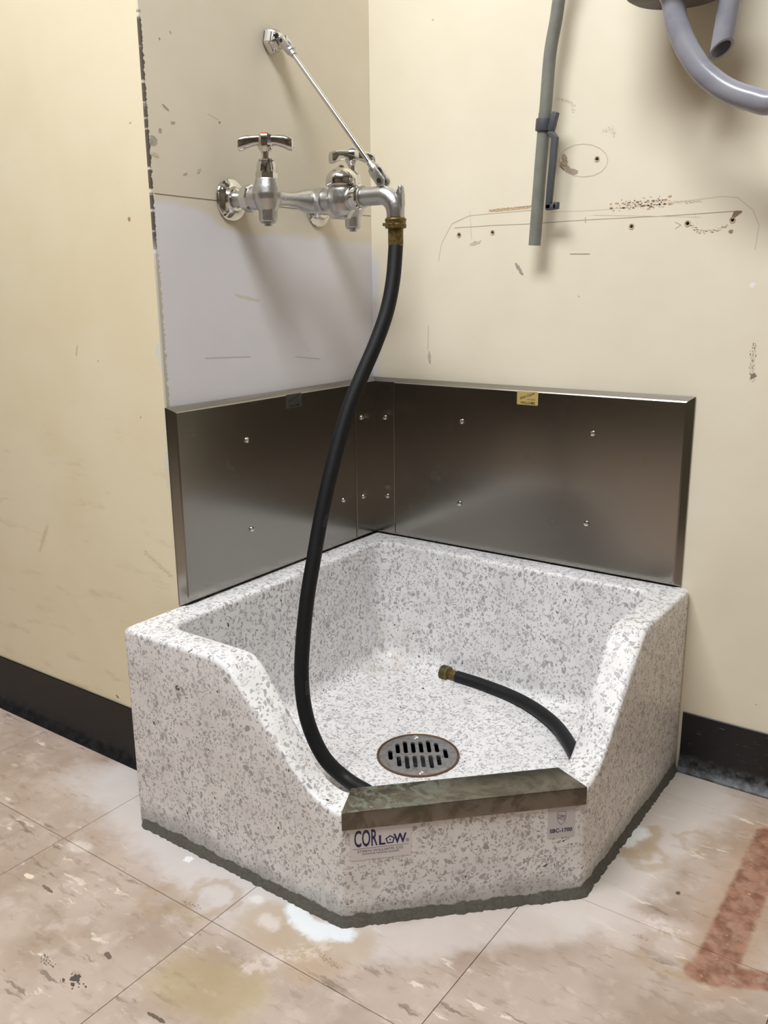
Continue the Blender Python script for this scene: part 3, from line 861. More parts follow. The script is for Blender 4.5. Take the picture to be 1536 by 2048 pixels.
def ztop(p):
    # left flank and front: use x; right flank: use -y; back walls: full height
    u = min(p.x, -p.y)
    return prof_s(u)
T_IN = [0.051, 0.046, 0.046, 0.046, 0.051]
O0 = loop_pts([0] * 5, 0.010)
ZT = [ztop(p) for p in O0]
bm = bmesh.new(); rings = []
def ring(pts, zs): rings.append([bm.verts.new((p.x, p.y, z)) for p, z in zip(pts, zs)])
n = len(O0)
ring(loop_pts([0.004] * 5, 0.010), [0.0] * n)
for k in range(0, 7): ring(O0, [0.003 + (zt - BE - 0.003) * k / 6 for zt in ZT])
for k in range(1, 6):
    a = math.pi / 2 * k / 5
    ring(loop_pts([BE * (1 - math.cos(a))] * 5, 0.010), [zt - BE + BE * math.sin(a) for zt in ZT])
for k in range(0, 6):
    a = math.pi / 2 * (1 - k / 5)
    ring(loop_pts([t - BE * (1 - math.cos(a)) for t in T_IN], 0.028), [zt - BE + BE * math.sin(a) for zt in ZT])
def in_off(z, zt): return [t + 0.09 * max(0, (zt - BE - z)) for t in T_IN]
# inner wall: draft measured from the rim height H0 on every side
FR = 0.030
def inner(zfrac):
    zs = [zt - BE + (ZF + FR - (zt - BE)) * zfrac for zt in ZT]
    a = loop_pts(T_IN, 0.028); b_ = loop_pts([t + 0.018 for t in T_IN], 0.034)
    return [p.lerp(q, zfrac) for p, q in zip(a, b_)], zs
for k in range(1, 8): ring(*inner(k / 7))
for k in range(1, 7):
    a = math.pi / 2 * k / 6
    ring(loop_pts([t + 0.018 + FR * (1 - math.cos(a)) for t in T_IN], 0.034 + 0.012 * k / 6), [ZF + FR - FR * math.sin(a)] * n)
last = [v.co.copy() for v in rings[-1]]
# the drain opening: radial lerp from the floor edge to a circle
circ = []
for v in last:
    d = (v - Vector((DR.x, DR.y, v.z))); d.z = 0; d.normalize(); circ.append(Vector((DR.x, DR.y, 0)) + d * 0.0635)
for k in (0.25, 0.5, 0.75, 1.0):
    rings.append([bm.verts.new((a.x + (c.x - a.x) * k, a.y + (c.y - a.y) * k, ZF + (ZD - ZF) * k)) for a, c in zip(last, circ)])
rings.append([bm.verts.new((c.x, c.y, ZD - 0.03)) for c in circ])
for A, B in zip(rings, rings[1:]):
    for k in range(n): bm.faces.new((A[k], A[(k + 1) % n], B[(k + 1) % n], B[k]))
bm.faces.new(rings[0][::-1]); bm.faces.new(rings[-1])
finish('basin_body', bm, M['terrazzo'], sink, 50)

# mortar bead round the visible foot of the basin
bm = bmesh.new()
path = [p for p in loop_pts([0.0] * 5, 0.012)]
idx = [i for i, p in enumerate(path) if (p.y < -SL + 1e-4) or (p.x > SL - 1e-4 and p.y < -0.001) or abs((p.x - p.y) - (SL + SA)) < 1e-3 or (p.y < -0.4 and p.x > 0.3) or (p.x > 0.4 and p.y < -0.3)]
idx = sorted(set(idx)); pts = [path[i] for i in idx]
dense = []
for a, b_ in zip(pts, pts[1:]):
    k = max(1, int((b_ - a).length / 0.003))
    dense += [a.lerp(b_, i / k) for i in range(k)]
dense.append(pts[-1])
sec = []
for i, p in enumerate(dense):
    d = (dense[min(i + 3, len(dense) - 1)] - dense[max(i - 3, 0)]).normalized(); o = Vector((d.y, -d.x))
    n1 = mnoise.noise((p.x * 40, p.y * 40, 0)); n2 = mnoise.noise((p.x * 130, p.y * 130, 4)); n3 = mnoise.noise((p.x * 300, p.y * 300, 9))
    hgt = 0.0125 + 0.004 * n1 + 0.003 * n2 + 0.0018 * n3; wd = 0.0066 + 0.003 * n2 + 0.0015 * n3
    row = []
    for f, gq in ((-0.3, 1.0), (0.12, 1.02), (0.45, 0.62), (0.8, 0.30), (1.0, 0.0), (-0.3, 0.0)):
        q = p + o * wd * f; row.append(bm.verts.new((q.x, q.y, hgt * gq)))
    sec.append(row)
for A, B in zip(sec, sec[1:]):
    for k in range(6): bm.faces.new((A[k], A[(k + 1) % 6], B[(k + 1) % 6], B[k]))
bm.faces.new(sec[0][::-1]); bm.faces.new(sec[-1])
tag(finish('mortar_bead', bm, M['mortar'], sink, 60), 'rough grey mortar bead')

# stainless cap over the dropped front
FU = Vector((1, 1, 0)).normalized(); FN = Vector((1, -1, 0)).normalized(); UP = Vector((0, 0, 1))
FC = Vector(((SA + SL) / 2, -(SA + SL) / 2, 0)); FW = (SL - SA) * math.sqrt(2) / 2
CT = H1 + 0.0030; cf = 0.0028; cbk = -0.050; hw0 = FW - 0.001; hw1 = FW - 0.020
bm = bmesh.new()
def fp(u, d, z): q = FC + FU * u + FN * d; return (q.x, q.y, z)
def solid_quads(bm, outline):           # outline of (d,z) with two half widths -> closed shell
    A = [bm.verts.new(fp(-h, d, z)) for d, z, h in outline]; B = [bm.verts.new(fp(h, d, z)) for d, z, h in outline]
    k = len(outline)
    for i in range(k): bm.faces.new((A[i], A[(i + 1) % k], B[(i + 1) % k], B[i]))
    bm.faces.new(A[::-1]); bm.faces.new(B)
CBOT = CT - 0.0245
solid_quads(bm, [(cbk, CT - 0.020, hw1), (cbk, CT - 0.0012, hw1), (cbk + 0.001, CT, hw1), (cf - 0.0012, CT, hw0), (cf - 0.0004, CT - 0.0004, hw0), (cf, CT - 0.0014, hw0), (cf, CBOT, hw0),
                 (cf - 0.0012, CBOT, hw0), (cf - 0.0012, CT - 0.0022, hw0), (cbk + 0.0012, CT - 0.0022, hw1), (cbk + 0.0012, CT - 0.020, hw1)])
finish('front_cap', bm, M['cap'], sink, 30)['label'] = 'stained stainless steel cap on the front edge'

# printed labels on the front face
def front_uv(px):
    q = on_plane(px, FN, FC.dot(FN)); return (q - FC).dot(FU), q.z
lab_u0, lab_z1 = front_uv((699, 1660)); lab_u1, _ = front_uv((822, 1660)); _, lab_z0 = front_uv((700, 1722))
lw = lab_u1 - lab_u0; lz1 = CBOT + 0.001; lz0 = lab_z0; lh = lz1 - lz0; lu = (lab_u0 + lab_u1) / 2; lz = (lz0 + lz1) / 2
org = FC + FU * lu + UP * lz
bm = bmesh.new(); prism(bm, rrect(lw, lh, 0.002), org, FU, UP, FN, 0.0005)
lab = finish('maker_label', bm, M['label_white'], sink, 30); lab['label'] = 'white maker label with navy lettering'
S = lw / 0.122                            # layout units: millimetres of the photo crop
def logo_poly(bm, pts, z): bm.faces.new([bm.verts.new(z(p)) for p in pts])
t_org = org + FN * 0.0005
its = [('COR', -0.245 * lw, -0.09 * lh, lh * 0.70, 0.42, 0, 0, 0.0005), ('L', 0.018 * lw, -0.09 * lh, lh * 0.40, 0.95, 0, 0, 0.0005), ('W', 0.318 * lw, -0.09 * lh, lh * 0.40, 0.80, 0, 0, 0.0005)]
bm = lettering('lettering', its, t_org, FU, UP, FN, M['navy_ink'], lab)
def pent(cx, cy, r, n5=5, a0=90): return [(cx + r * math.cos(math.radians(a0 + 360 * k / n5)), cy + r * math.sin(math.radians(a0 + 360 * k / n5))) for k in range(n5)]
zf = lambda p: t_org + FU * p[0] + UP * p[1] + FN * 0.00015
po, pi_ = pent(0.155 * lw, 0.03 * lh, 0.082 * lw), pent(0.155 * lw, 0.03 * lh, 0.058 * lw)
for k in range(5):
    logo_poly(bm, [po[k], po[(k + 1) % 5], pi_[(k + 1) % 5], pi_[k]], zf)
logo_poly(bm, pent(0.155 * lw, 0.03 * lh, 0.014 * lw, 10), zf)
finish('lettering', bm, M['navy_ink'], lab, 0)
its = [('STERN-WILLIAMS CO.', 0.0, -0.275 * lh, lh * 0.105, 1.25, 0, 0, 0.0), ('SHAWNEE MISSION, KANSAS', 0.0, -0.355 * lh, lh * 0.075, 1.05, 0, 0, 0.0), ('®', 0.44 * lw, -0.08 * lh, lh * 0.14, 1, 0, 0, 0.0)]
bm = lettering('lettering', its, t_org, FU, UP, FN, M['grey_ink'], lab)
logo_poly(bm, [(-0.45 * lw, -0.150 * lh), (0.46 * lw, -0.150 * lh), (0.46 * lw, -0.160 * lh), (-0.45 * lw, -0.160 * lh)], zf)
finish('lettering', bm, M['grey_ink'], lab, 0)
a_u, _ = front_uv((1095, 1650)); b_u, _ = front_uv((1149, 1650)); _, c_z = front_uv((1122, 1674))
lw = b_u - a_u; lz1 = CBOT + 0.001; lh = lz1 - c_z; org = FC + FU * ((a_u + b_u) / 2) + UP * ((lz1 + c_z) / 2)
bm = bmesh.new(); prism(bm, rrect(lw, lh, 0.0015), org, FU, UP, FN, 0.0005)
lab = finish('model_label', bm, M['label_grey'], sink, 30); lab['label'] = 'grey label with a small shield and model number'
t_org = org + FN * 0.0005
bm = lettering('lettering', [('SBC-1700', 0, -0.33 * lh, lh * 0.165, 0.98, 0, 0, 0.0002)], t_org, FU, UP, FN, M['navy_ink'], lab)
finish('lettering', bm, M['navy_ink'], lab, 0)
bm = lettering('lettering', [('UPC', 0, 0.10 * lh, lh * 0.12, 1.0, -10, 0.2, 0.0)], t_org, FU, UP, FN, M['grey_ink'], lab)
sh = [(-0.16, 0.30), (-0.08, 0.31), (0, 0.32), (0.08, 0.31), (0.16, 0.30), (0.16, 0.15), (0.145, 0.06), (0.09, -0.03), (0, -0.10), (-0.09, -0.03), (-0.145, 0.06), (-0.16, 0.15)]
sh = [(a * lw, b_ * lh) for a, b_ in sh]; c0 = (0, 0.12 * lh)
def line(a, b_, wd=0.00022):
    a = Vector(a); b_ = Vector(b_); d = (b_ - a).normalized(); q = Vector((-d.y, d.x)) * wd
    logo_poly(bm, [tuple(a - q), tuple(b_ - q), tuple(b_ + q), tuple(a + q)], zf)
for k in range(len(sh)): line(sh[k], sh[(k + 1) % len(sh)])
line((-0.15 * lw, 0.23 * lh), (0.155 * lw, 0.16 * lh)); line((-0.155 * lw, 0.12 * lh), (0.14 * lw, 0.03 * lh))
for s in (-1, 1):
    c = pent(s * 0.17 * lw, -0.06 * lh, 0.012 * lw, 8)
    for k in range(8): line(c[k], c[(k + 1) % 8], 0.0001)
finish('lettering', bm, M['grey_ink'], lab, 0)

# drain strainer
DC = Vector((DR.x, DR.y, ZD)); DV = (FN - FU * 0.13).normalized(); DU = (FU + FN * 0.13).normalized(); DRAD = 0.0605
bm = bmesh.new(); lathe(bm, [(0.0605, -0.001), (0.0632, -0.001), (0.0632, 0.0022), (0.0612, 0.0026), (0.0605, 0.0018), (0.0605, -0.001)], DC, (0, 0, 1), 64)
finish('drain_ring', bm, M['rust_ring'], sink)['label'] = 'rusty ring round the drain strainer'
bm = bmesh.new(); lathe(bm, [(0, -0.0012), (0.0600, -0.0012), (0.0600, 0.0012), (0.0588, 0.0018), (0, 0.0018)], DC, (0, 0, 1), 64)
st = finish('strainer_plate', bm, M['strainer'], sink)
cb = bmesh.new()
slots = []
for u, v0, v1 in ((0.10, 0.07, 0.62), (0.30, 0.07, 0.68), (0.50, 0.07, 0.56)):
    for su in (-1, 1):
        for sv in (-1, 1): slots.append((su * u, sv * (v0 + v1) / 2, (v1 - v0)))
slots += [(0.70, 0.0, 0.46), (-0.70, 0.0, 0.46)]
for u, v, ln_ in slots:
    prism(cb, rrect(0.0066, ln_ * DRAD, 0.0032), DC + DU * u * DRAD + DV * v * DRAD - UP * 0.01, DU, DV, UP, 0.02)
difference(st, finish('slot_cutter', cb, M['black'], None, 0)); 
for s in (-1, 1):
    bm = bmesh.new(); q = DC + DV * s * 0.86 * DRAD + UP * 0.0018
    lathe(bm, [(0.0052, -0.002), (0.0052, 0.0003), (0.0036, 0.0016), (0, 0.0019)], q, (0, 0, 1), 16)
    scw = finish('screw', bm, M['bolt'], st)
bm = bmesh.new(); lathe(bm, [(0.060, -0.002), (0.060, -0.0285), (0.0, -0.0285)], DC, (0, 0, 1), 48); finish('drain_cup', bm, M['black'], sink)
bm = bmesh.new(); lathe(bm, [(0.040, -0.028), (0.040, -0.014), (0.036, -0.013), (0.036, -0.0275), (0.0, -0.0275)], DC + FN * 0.012, (0, 0, 1), 48)
finish('drain_outlet', bm, simple('wet_outlet_metal', srgb(120, 124, 134), 0.3, 0.6), sink)

# ------------------------------------------------------------------ stainless splash panels
PT, PB = 0.6088, H0 + 0.0006
def screw(par, org, ax):
    bm = bmesh.new()
    lathe(bm, [(0.0046, -0.001), (0.0046, 0.0008), (0.0040, 0.0022), (0.0022, 0.0031), (0.0014, 0.0032), (0.0010, 0.0022), (0, 0.0022)], org, ax, 16)
    return finish('screw', bm, M['bolt'], par)
def panel(name, label, along, out, length, start):
    """sheet folded back to the wall on its edges; along/out are unit vectors from the corner"""
    along = Vector(along); out = Vector(out)
    o = empty(name, along * length / 2 + UP * PB); tag(o, label, 'splash panel', 'stainless splash panels')
    bm = bmesh.new()
    t, e = 0.0125, 0.0085
    def quad(a0, a1, z0, z1, d): return [bm.verts.new(along * a + out * d + UP * z) for a, z in ((a0, z0), (a1, z0), (a1, z1), (a0, z1))]
    r0 = quad(start, length, PB, PT, 0.0004)
    r1 = quad(start, length, PB, PT, 0.0030)
    r2 = quad(start, length - e, PB + 0.0035, PT - e * 0.75, t - 0.0012)
    r3 = quad(start, length - e - 0.0022, PB + 0.0050, PT - e * 0.75 - 0.0018, t)
    for A, B in ((r0, r1), (r1, r2), (r2, r3)):
        for k in range(4): bm.faces.new((A[k], A[(k + 1) % 4], B[(k + 1) % 4], B[k]))
    bm.faces.new(r0[::-1]); bm.faces.new(r3)
    finish('steel_sheet', bm, M['steel'], o, 12)
    return o
pl = panel('splash_panel', 'brushed stainless splash panel under the faucet, with a foil sticker coloured grey for its reflection', (0, -1, 0), (1, 0, 0), 0.5035, 0.0)
pr_ = panel('splash_panel', 'wide brushed stainless splash panel on the back wall, with a gold sticker', (1, 0, 0), (0, -1, 0), 0.5950, 0.0)
for q in ((493, 880), (503, 1058), (687, 1000)): screw(pl, px_x(q, 0.0125), (1, 0, 0))
p = px_x((722, 835), 0.0125)
screw(pl, Vector((0.0125, -0.1144, 0.541)), (1, 0, 0))
for q in ((924, 843), (1186, 867), (919, 1007), (1173, 1047)): screw(pr_, px_y(q, -0.0125), (0, -1, 0))
# folded corner strip over the joint
cs = empty('corner_strip', (0.02, -0.02, PB)); tag(cs, 'narrow stainless corner strip joining the two splash panels', 'corner trim')
bm = bmesh.new(); T0, T1, WX, WY = 0.0127, 0.0142, 0.0565, 0.0755
poly = [(T0, -WY), (T1 - 0.0004, -WY), (T1, -WY + 0.0006), (T1, -T1), (WX - 0.0006, -T1), (WX, -T1 + 0.0004), (WX, -T0), (T0, -T0)]
prism(bm, [(a, b_) for a, b_ in poly], (0, 0, PB + 0.006), (1, 0, 0), (0, 1, 0), UP, PT - PB - 0.0125)
finish('folded_sheet', bm, M['steel'], cs, 20)
for q in ((723, 835), (727, 993)): screw(cs, px_x(q, T1), (1, 0, 0))
for q in ((770, 835), (775, 992)): screw(cs, px_y(q, -T1), (0, -1, 0))
def sticker(par, org, u, n_, mat, ink, wq=0.0385, hq=0.0225):
    bm = bmesh.new(); prism(bm, rrect(wq, hq, 0.002), org, u, UP, n_, 0.0003)
    s = finish('sticker', bm, mat, par, 30)
    to = Vector(org) + Vector(n_) * 0.0003
    its = [('Splash Catcher', 0.0, 0.0022, 0.0062, 0.78, 20, 0.4, 0.00005), ('WALL PANELS', 0.007, -0.0028, 0.0027, 0.9, 0, 0, 0.0), ('by', 0.008, -0.0052, 0.0022, 1, 0, 0, 0.0), ('WILLIAMS', 0.001, -0.0098, 0.0058, 1.05, 0, 0, 0.0001)]
    finish('lettering', lettering('lettering', its, to, u, UP, n_, ink, s), ink, s, 0)
sticker(pl, (0.0125, -0.2402, 0.5910), Vector((0, 1, 0)), Vector((1, 0, 0)), M['greyed_foil'], M['black_ink'])
sticker(pr_, (0.3246, -0.0125, 0.5905), Vector((1, 0, 0)), Vector((0, -1, 0)), M['gold_foil'], M['black_ink'])

# ------------------------------------------------------------------ faucet with wall brace
YH, YC, YM = -0.351, -0.150, -0.251     # hot, cold, middle
ZI, XB, XV = 0.898, 0.0735, 0.131       # inlet height, valve axis, vacuum breaker axis
fa = empty('service_faucet', (0.0, YM, ZI)); tag(fa, 'chrome wall-mounted service sink faucet with tee handles and angled brace rod', 'faucet')
def round_nut(bm, org, ax, r, t0, t1, c=0.0015, seg=32):
    lathe(bm, [(0, t0), (r - c, t0), (r, t0 + c), (r, t1 - c), (r - c, t1), (0, t1)], org, ax, seg)
# cast body: two valve bodies, yoke and vacuum breaker chamber, fused
bm = bmesh.new()
for y in (YH, YC):
    q = Vector((XB, y, 0))
    lathe(bm, [(0, 0.8640), (0.0122, 0.8640), (0.0130, 0.8655), (0.0136, 0.880), (0.0170, 0.887), (0.0205, 0.895), (0.0210, 0.902), (0.0192, 0.911), (0.0170, 0.919), (0.0160, 0.9232), (0, 0.9232)], q, (0, 0, 1), 32)
    lathe(bm, [(0, 0.046), (0.0165, 0.046), (0.0165, 0.0545), (0.0150, 0.0750), (0, 0.0750)], (0, y, ZI), (1, 0, 0), 32)
lathe(bm, [(0, 0.0), (0.0138, 0.0), (0.0120, 0.016), (0.0102, 0.032), (0.0098, 0.046), (0.0110, 0.060), (0.0142, 0.074), (0.0168, 0.086), (0.0172, 0.098)] +
      [(r, YC - YH - t) for r, t in reversed([(0.0, 0.0), (0.0138, 0.0), (0.0120, 0.016), (0.0102, 0.032), (0.0098, 0.046), (0.0110, 0.060), (0.0142, 0.074), (0.0168, 0.086)])], (XB, YH, ZI), (0, 1, 0), 32)
lathe(bm, [(0, 0.070), (0.0168, 0.070), (0.0172, 0.086), (0.0158, 0.096), (0.0150, 0.104), (0.0150, 0.128), (0, 0.128)], (0, YM, ZI), (1, 0, 0), 32)
lathe(bm, [(0, -0.0300), (0.0105, -0.0300), (0.0120, -0.0285), (0.0125, -0.0250), (0.0185, -0.0190), (0.0218, -0.0090), (0.0225, 0.0), (0.0215, 0.010), (0.0190, 0.0185), (0.0180, 0.0215), (0, 0.0215)], (XV, YM, ZI + 0.002), (0, 0, 1), 32)
lathe(bm, [(0, 0.134), (0.0152, 0.134), (0.0152, 0.1545), (0, 0.1545)], (0, YM, ZI), (1, 0, 0), 32)
body = finish('valve_body', bm, M['satin'], fa)
md = body.modifiers.new('r', 'REMESH'); md.mode = 'VOXEL'; md.voxel_size = 0.0011
md = body.modifiers.new('s', 'SMOOTH'); md.iterations = 7; md.factor = 0.5
bake(body); body.data.shade_smooth(); body.data.materials.clear(); body.data.materials.append(M['satin'])
# spout: pipe, elbow, threaded outlet
XS = 0.2265
bm = bmesh.new()
arc = [(XS - 0.024 + 0.024 * math.sin(a), YM, ZI + 0.001 - 0.024 + 0.024 * math.cos(a)) for a in [math.pi / 2 * k / 8 for k in range(9)]]
sp_pts = [(0.150, YM, ZI + 0.001), (0.165, YM, ZI + 0.001), (0.185, YM, ZI + 0.001)] + arc + [(XS, YM, 0.866)]
sweep(bm, sp_pts, [0.0130] * 3 + [0.0131 + 0.0006 * math.sin(math.pi * k / 8) for k in range(9)] + [0.0126], 28)
lathe(bm, [(0, 0.0), (0.0075, 0.0), (0.0062, 0.006), (0.0055, 0.013), (0, 0.014)], (0.2020, YM, ZI + 0.008), (0, 0, 1), 20)
sp = finish('spout', bm, M['satin'], fa)
md = sp.modifiers.new('r', 'REMESH'); md.mode = 'VOXEL'; md.voxel_size = 0.0009
md = sp.modifiers.new('s', 'SMOOTH'); md.iterations = 5; md.factor = 0.5
bake(sp); sp.data.shade_smooth(); sp.data.materials.clear(); sp.data.materials.append(M['satin'])
bm = bmesh.new(); round_nut(bm, (0, YM, ZI + 0.001), (1, 0, 0), 0.0176, 0.1520, 0.1665, 0.002); finish('spout_collar', bm, M['chrome'], fa)
bm = bmesh.new(); lathe(bm, [(0.0122, 0.0), (0.0158, 0.0), (0.0158, 0.0025), (0.0122, 0.0030)], (0.1675, YM, ZI + 0.001), (1, 0, 0), 28); finish('collar_ring', bm, M['satin'], fa)
bm = bmesh.new()
pf = [(0, 0.0)]
for k in range(5):
    z = -0.0016 * k; pf += [(0.0134, z), (0.0134, z - 0.0005), (0.0122, z - 0.0009), (0.0122, z - 0.0014)]
pf += [(0, pf[-1][1])]
lathe(bm, pf, (XS, YM, 0.8695), (0, 0, 1), 28); finish('outlet_thread', bm, M['chrome'], fa)
bm = bmesh.new()                         # pail hook fin on the elbow
hk = [(XS - 0.0030 + 0.006, 0.872), (XS - 0.0030 + 0.0150, 0.873), (XS - 0.0030 + 0.0165, 0.885), (XS - 0.0030 + 0.0160, 0.897), (XS - 0.0030 + 0.0155, 0.9085), (XS - 0.0030 + 0.0125, 0.9120), (XS - 0.0030 + 0.0095, 0.9100), (XS - 0.0030 + 0.0090, 0.9020), (XS - 0.0030 + 0.0070, 0.8960), (XS - 0.0030 + 0.0020, 0.890)]
prism(bm, hk, (0, YM + 0.0042, 0), (1, 0, 0), (0, 0, 1), (0, -1, 0), 0.0084, 0.0018); finish('pail_hook', bm, M['satin'], fa, 50)
# dome of the vacuum breaker
bm = bmesh.new()
dm = [(0, 0.0), (0.0235, 0.0), (0.0243, 0.0012), (0.0243, 0.0060)] + [(0.0243 * math.cos(a), 0.0060 + 0.0205 * math.sin(a)) for a in [math.pi / 2 * k / 10 for k in range(1, 9)]] + [(0.0052, 0.0262), (0.0052, 0.0282), (0.0036, 0.0292), (0, 0.0294)]
lathe(bm, dm, (XV, YM, 0.9165), (0, 0, 1), 48); finish('vacuum_breaker_dome', bm, M['chrome'], fa, 35)
def valve(y, hdir, idx):
    q = Vector((XB, y, 0))
    bm = bmesh.new()                     # wall flange with sleeve
    lathe(bm, [(0.0, 0.0002), (0.0296, 0.0002), (0.0299, 0.0022), (0.0290, 0.0034), (0.0200, 0.0060), (0.0170, 0.0090), (0.0160, 0.0130), (0.0128, 0.0140), (0, 0.0140)], (0, y, ZI), (1, 0, 0), 48)
    finish('wall_flange', bm, M['chrome'], fa, 35)
    bm = bmesh.new(); lathe(bm, [(0, 0.010), (0.0118, 0.010), (0.0118, 0.034), (0, 0.034)], (0, y, ZI), (1, 0, 0), 28); finish('inlet_pipe', bm, M['satin'], fa)
    bm = bmesh.new(); round_nut(bm, (0, y, ZI), (1, 0, 0), 0.0192, 0.0300, 0.0475, 0.003, 8); finish('coupling_nut', bm, M['chrome'], fa, 25)
    bm = bmesh.new()                     # bonnet: hexagon foot, cone, collar
    lathe(bm, [(0, 0.9215), (0.0156, 0.9215), (0.0156, 0.9310), (0.0138, 0.9325), (0, 0.9325)], q, (0, 0, 1), 6, 0.3)
    lathe(bm, [(0, 0.930), (0.0146, 0.930), (0.0136, 0.9400), (0.0120, 0.9450), (0.0086, 0.9468), (0, 0.9468)], q, (0, 0, 1), 28)
    lathe(bm, [(0, 0.9460), (0.0108, 0.9460), (0.0112, 0.9472), (0.0108, 0.9485), (0, 0.9485)], q, (0, 0, 1), 28)
    finish('bonnet', bm, M['chrome'], fa, 30)
    bm = bmesh.new(); lathe(bm, [(0, 0.946), (0.0062, 0.946), (0.0062, 0.962), (0, 0.962)], q, (0, 0, 1), 20); finish('stem', bm, M['chrome'], fa)
    bm = bmesh.new()                     # plug under the body
    lathe(bm, [(0, 0.8652), (0.0112, 0.8652)] + [(0.0112, 0.8622), (0.0062, 0.8618), (0.0062, 0.8585), (0, 0.8580)], q, (0, 0, 1), 12); finish('drain_plug', bm, M['satin'], fa, 25)
    # tee handle with drooping paddles
    h = Vector(hdir); h.z = 0; h.normalize(); s_ = Vector((-h.y, h.x, 0))
    bm = bmesh.new()
    lathe(bm, [(0, 0.9580), (0.0072, 0.9580), (0.0108, 0.9630), (0.0118, 0.9680), (0.0118, 0.9770), (0.0100, 0.9805), (0.0070, 0.9815), (0, 0.9815)], q, (0, 0, 1), 8, 0.2)
    for s in (-1, 1):
        secs = []
        for t, zc, hz, wy in ((0.006, 0.9735, 0.0072, 0.0072), (0.016, 0.9732, 0.0074, 0.0070), (0.026, 0.9715, 0.0088, 0.0078), (0.033, 0.9692, 0.0098, 0.0084), (0.0375, 0.9680, 0.0088, 0.0074), (0.0392, 0.9676, 0.0050, 0.0044)):
            c = q + h * s * t + UP * zc
            secs.append([bm.verts.new(c + s_ * wy * math.copysign(abs(math.cos(a)) ** 0.7, math.cos(a)) + UP * hz * math.copysign(abs(math.sin(a)) ** 0.7, math.sin(a))) for a in [2 * math.pi * k / 16 for k in range(16)]])
        for A, B in zip(secs, secs[1:]):
            for k in range(16): bm.faces.new((A[k], A[(k + 1) % 16], B[(k + 1) % 16], B[k]))
        bm.faces.new(secs[0][::-1]); bm.faces.new(secs[-1])
    hd = finish('tee_handle', bm, M['chrome'], fa, 40)
    bm = bmesh.new(); lathe(bm, [(0, 0.9810), (0.0058, 0.9810), (0.0055, 0.9826), (0.0030, 0.9836), (0, 0.9838)], q, (0, 0, 1), 20)
    finish('index_button', bm, M[idx], hd)['label'] = idx + ' index button'
valve(YH, (0.80, 0.60, 0), 'red')
valve(YC, (0.45, 0.89, 0), 'blue')
# union nut between yoke and vacuum breaker
bm = bmesh.new(); lathe(bm, [(0.0150, 0.0880), (0.0185, 0.0880), (0.0188, 0.0890), (0.0188, 0.0965), (0.0185, 0.0995), (0.0150, 0.0995)], (0, YM, ZI), (1, 0, 0), 8, 0.2); finish('union_nut', bm, M['satin'], fa, 25)
# brace: wall bracket, clevises, rod
BZ = 1.1290
bm = bmesh.new()
lathe(bm, [(0, 0.0003), (0.0185, 0.0003), (0.0192, 0.0020), (0.0190, 0.0060), (0.0175, 0.0110), (0.0140, 0.0170), (0.0090, 0.0205), (0, 0.0215)], (0, YM, BZ), (1, 0, 0), 6, 0.25)
bmesh.ops.bevel(bm, geom=[e for e in bm.edges], offset=0.0016, segments=2, affect='EDGES')
box(bm, (0.010, YM - 0.0035, BZ - 0.013), (0.0335, YM + 0.0035, BZ + 0.004), 0.0015)
br = finish('brace_bracket', bm, M['chrome'], fa, 30)
bm = bmesh.new(); lathe(bm, [(0.0, 0.0), (0.0034, 0.0), (0.0030, 0.0012), (0, 0.0012)], (0.0195, YM - 0.0085, BZ + 0.0035), (0.75, -0.65, 0), 14); finish('set_screw', bm, M['black'], br)
A_ = Vector((0.0300, YM, BZ - 0.0060)); B_ = Vector((0.2020, YM, 0.9210)); dv = (B_ - A_).normalized(); nv = Vector((0, 1, 0)).cross(dv)
bm = bmesh.new(); sweep(bm, [A_ + dv * 0.012, B_ - dv * 0.012], 0.0036, 16); finish('brace_rod', bm, M['chrome'], fa)
def clevis(c, d, name, k_):
    bm = bmesh.new()
    for s in (-1, 1):
        pl_ = [(0.0150 * k_, 0.0066 * k_), (0.0150 * k_, -0.0066 * k_)] + [(-0.0035 * k_ + 0.0068 * k_ * math.cos(a), 0.0068 * k_ * math.sin(a)) for a in [math.radians(270 - 180 * k / 8) for k in range(9)]]
        prism(bm, pl_, c + Vector((0, s * 0.0060 * k_ - 0.0019, 0)), d, Vector((0, 1, 0)).cross(d), (0, 1, 0), 0.0038, 0.0008)
    lathe(bm, [(0, 0.0125 * k_), (0.0078 * k_, 0.0125 * k_), (0.0082 * k_, 0.0140 * k_), (0.0078 * k_, 0.0190 * k_), (0.0058 * k_, 0.0205 * k_), (0.0055 * k_, 0.0270 * k_), (0, 0.0270 * k_)], c, d, 20)
    k = finish(name, bm, M['satin'], fa, 35)
    bm = bmesh.new(); lathe(bm, [(0, -0.0086 * k_), (0.0030 * k_, -0.0086 * k_), (0.0030 * k_, 0.0086 * k_), (0, 0.0086 * k_)], c - d * 0.003, (0, 1, 0), 14); finish('pivot_pin', bm, M['black'], k)
clevis(A_, dv, 'clevis', 0.92); clevis(B_, -dv, 'clevis', 1.12)

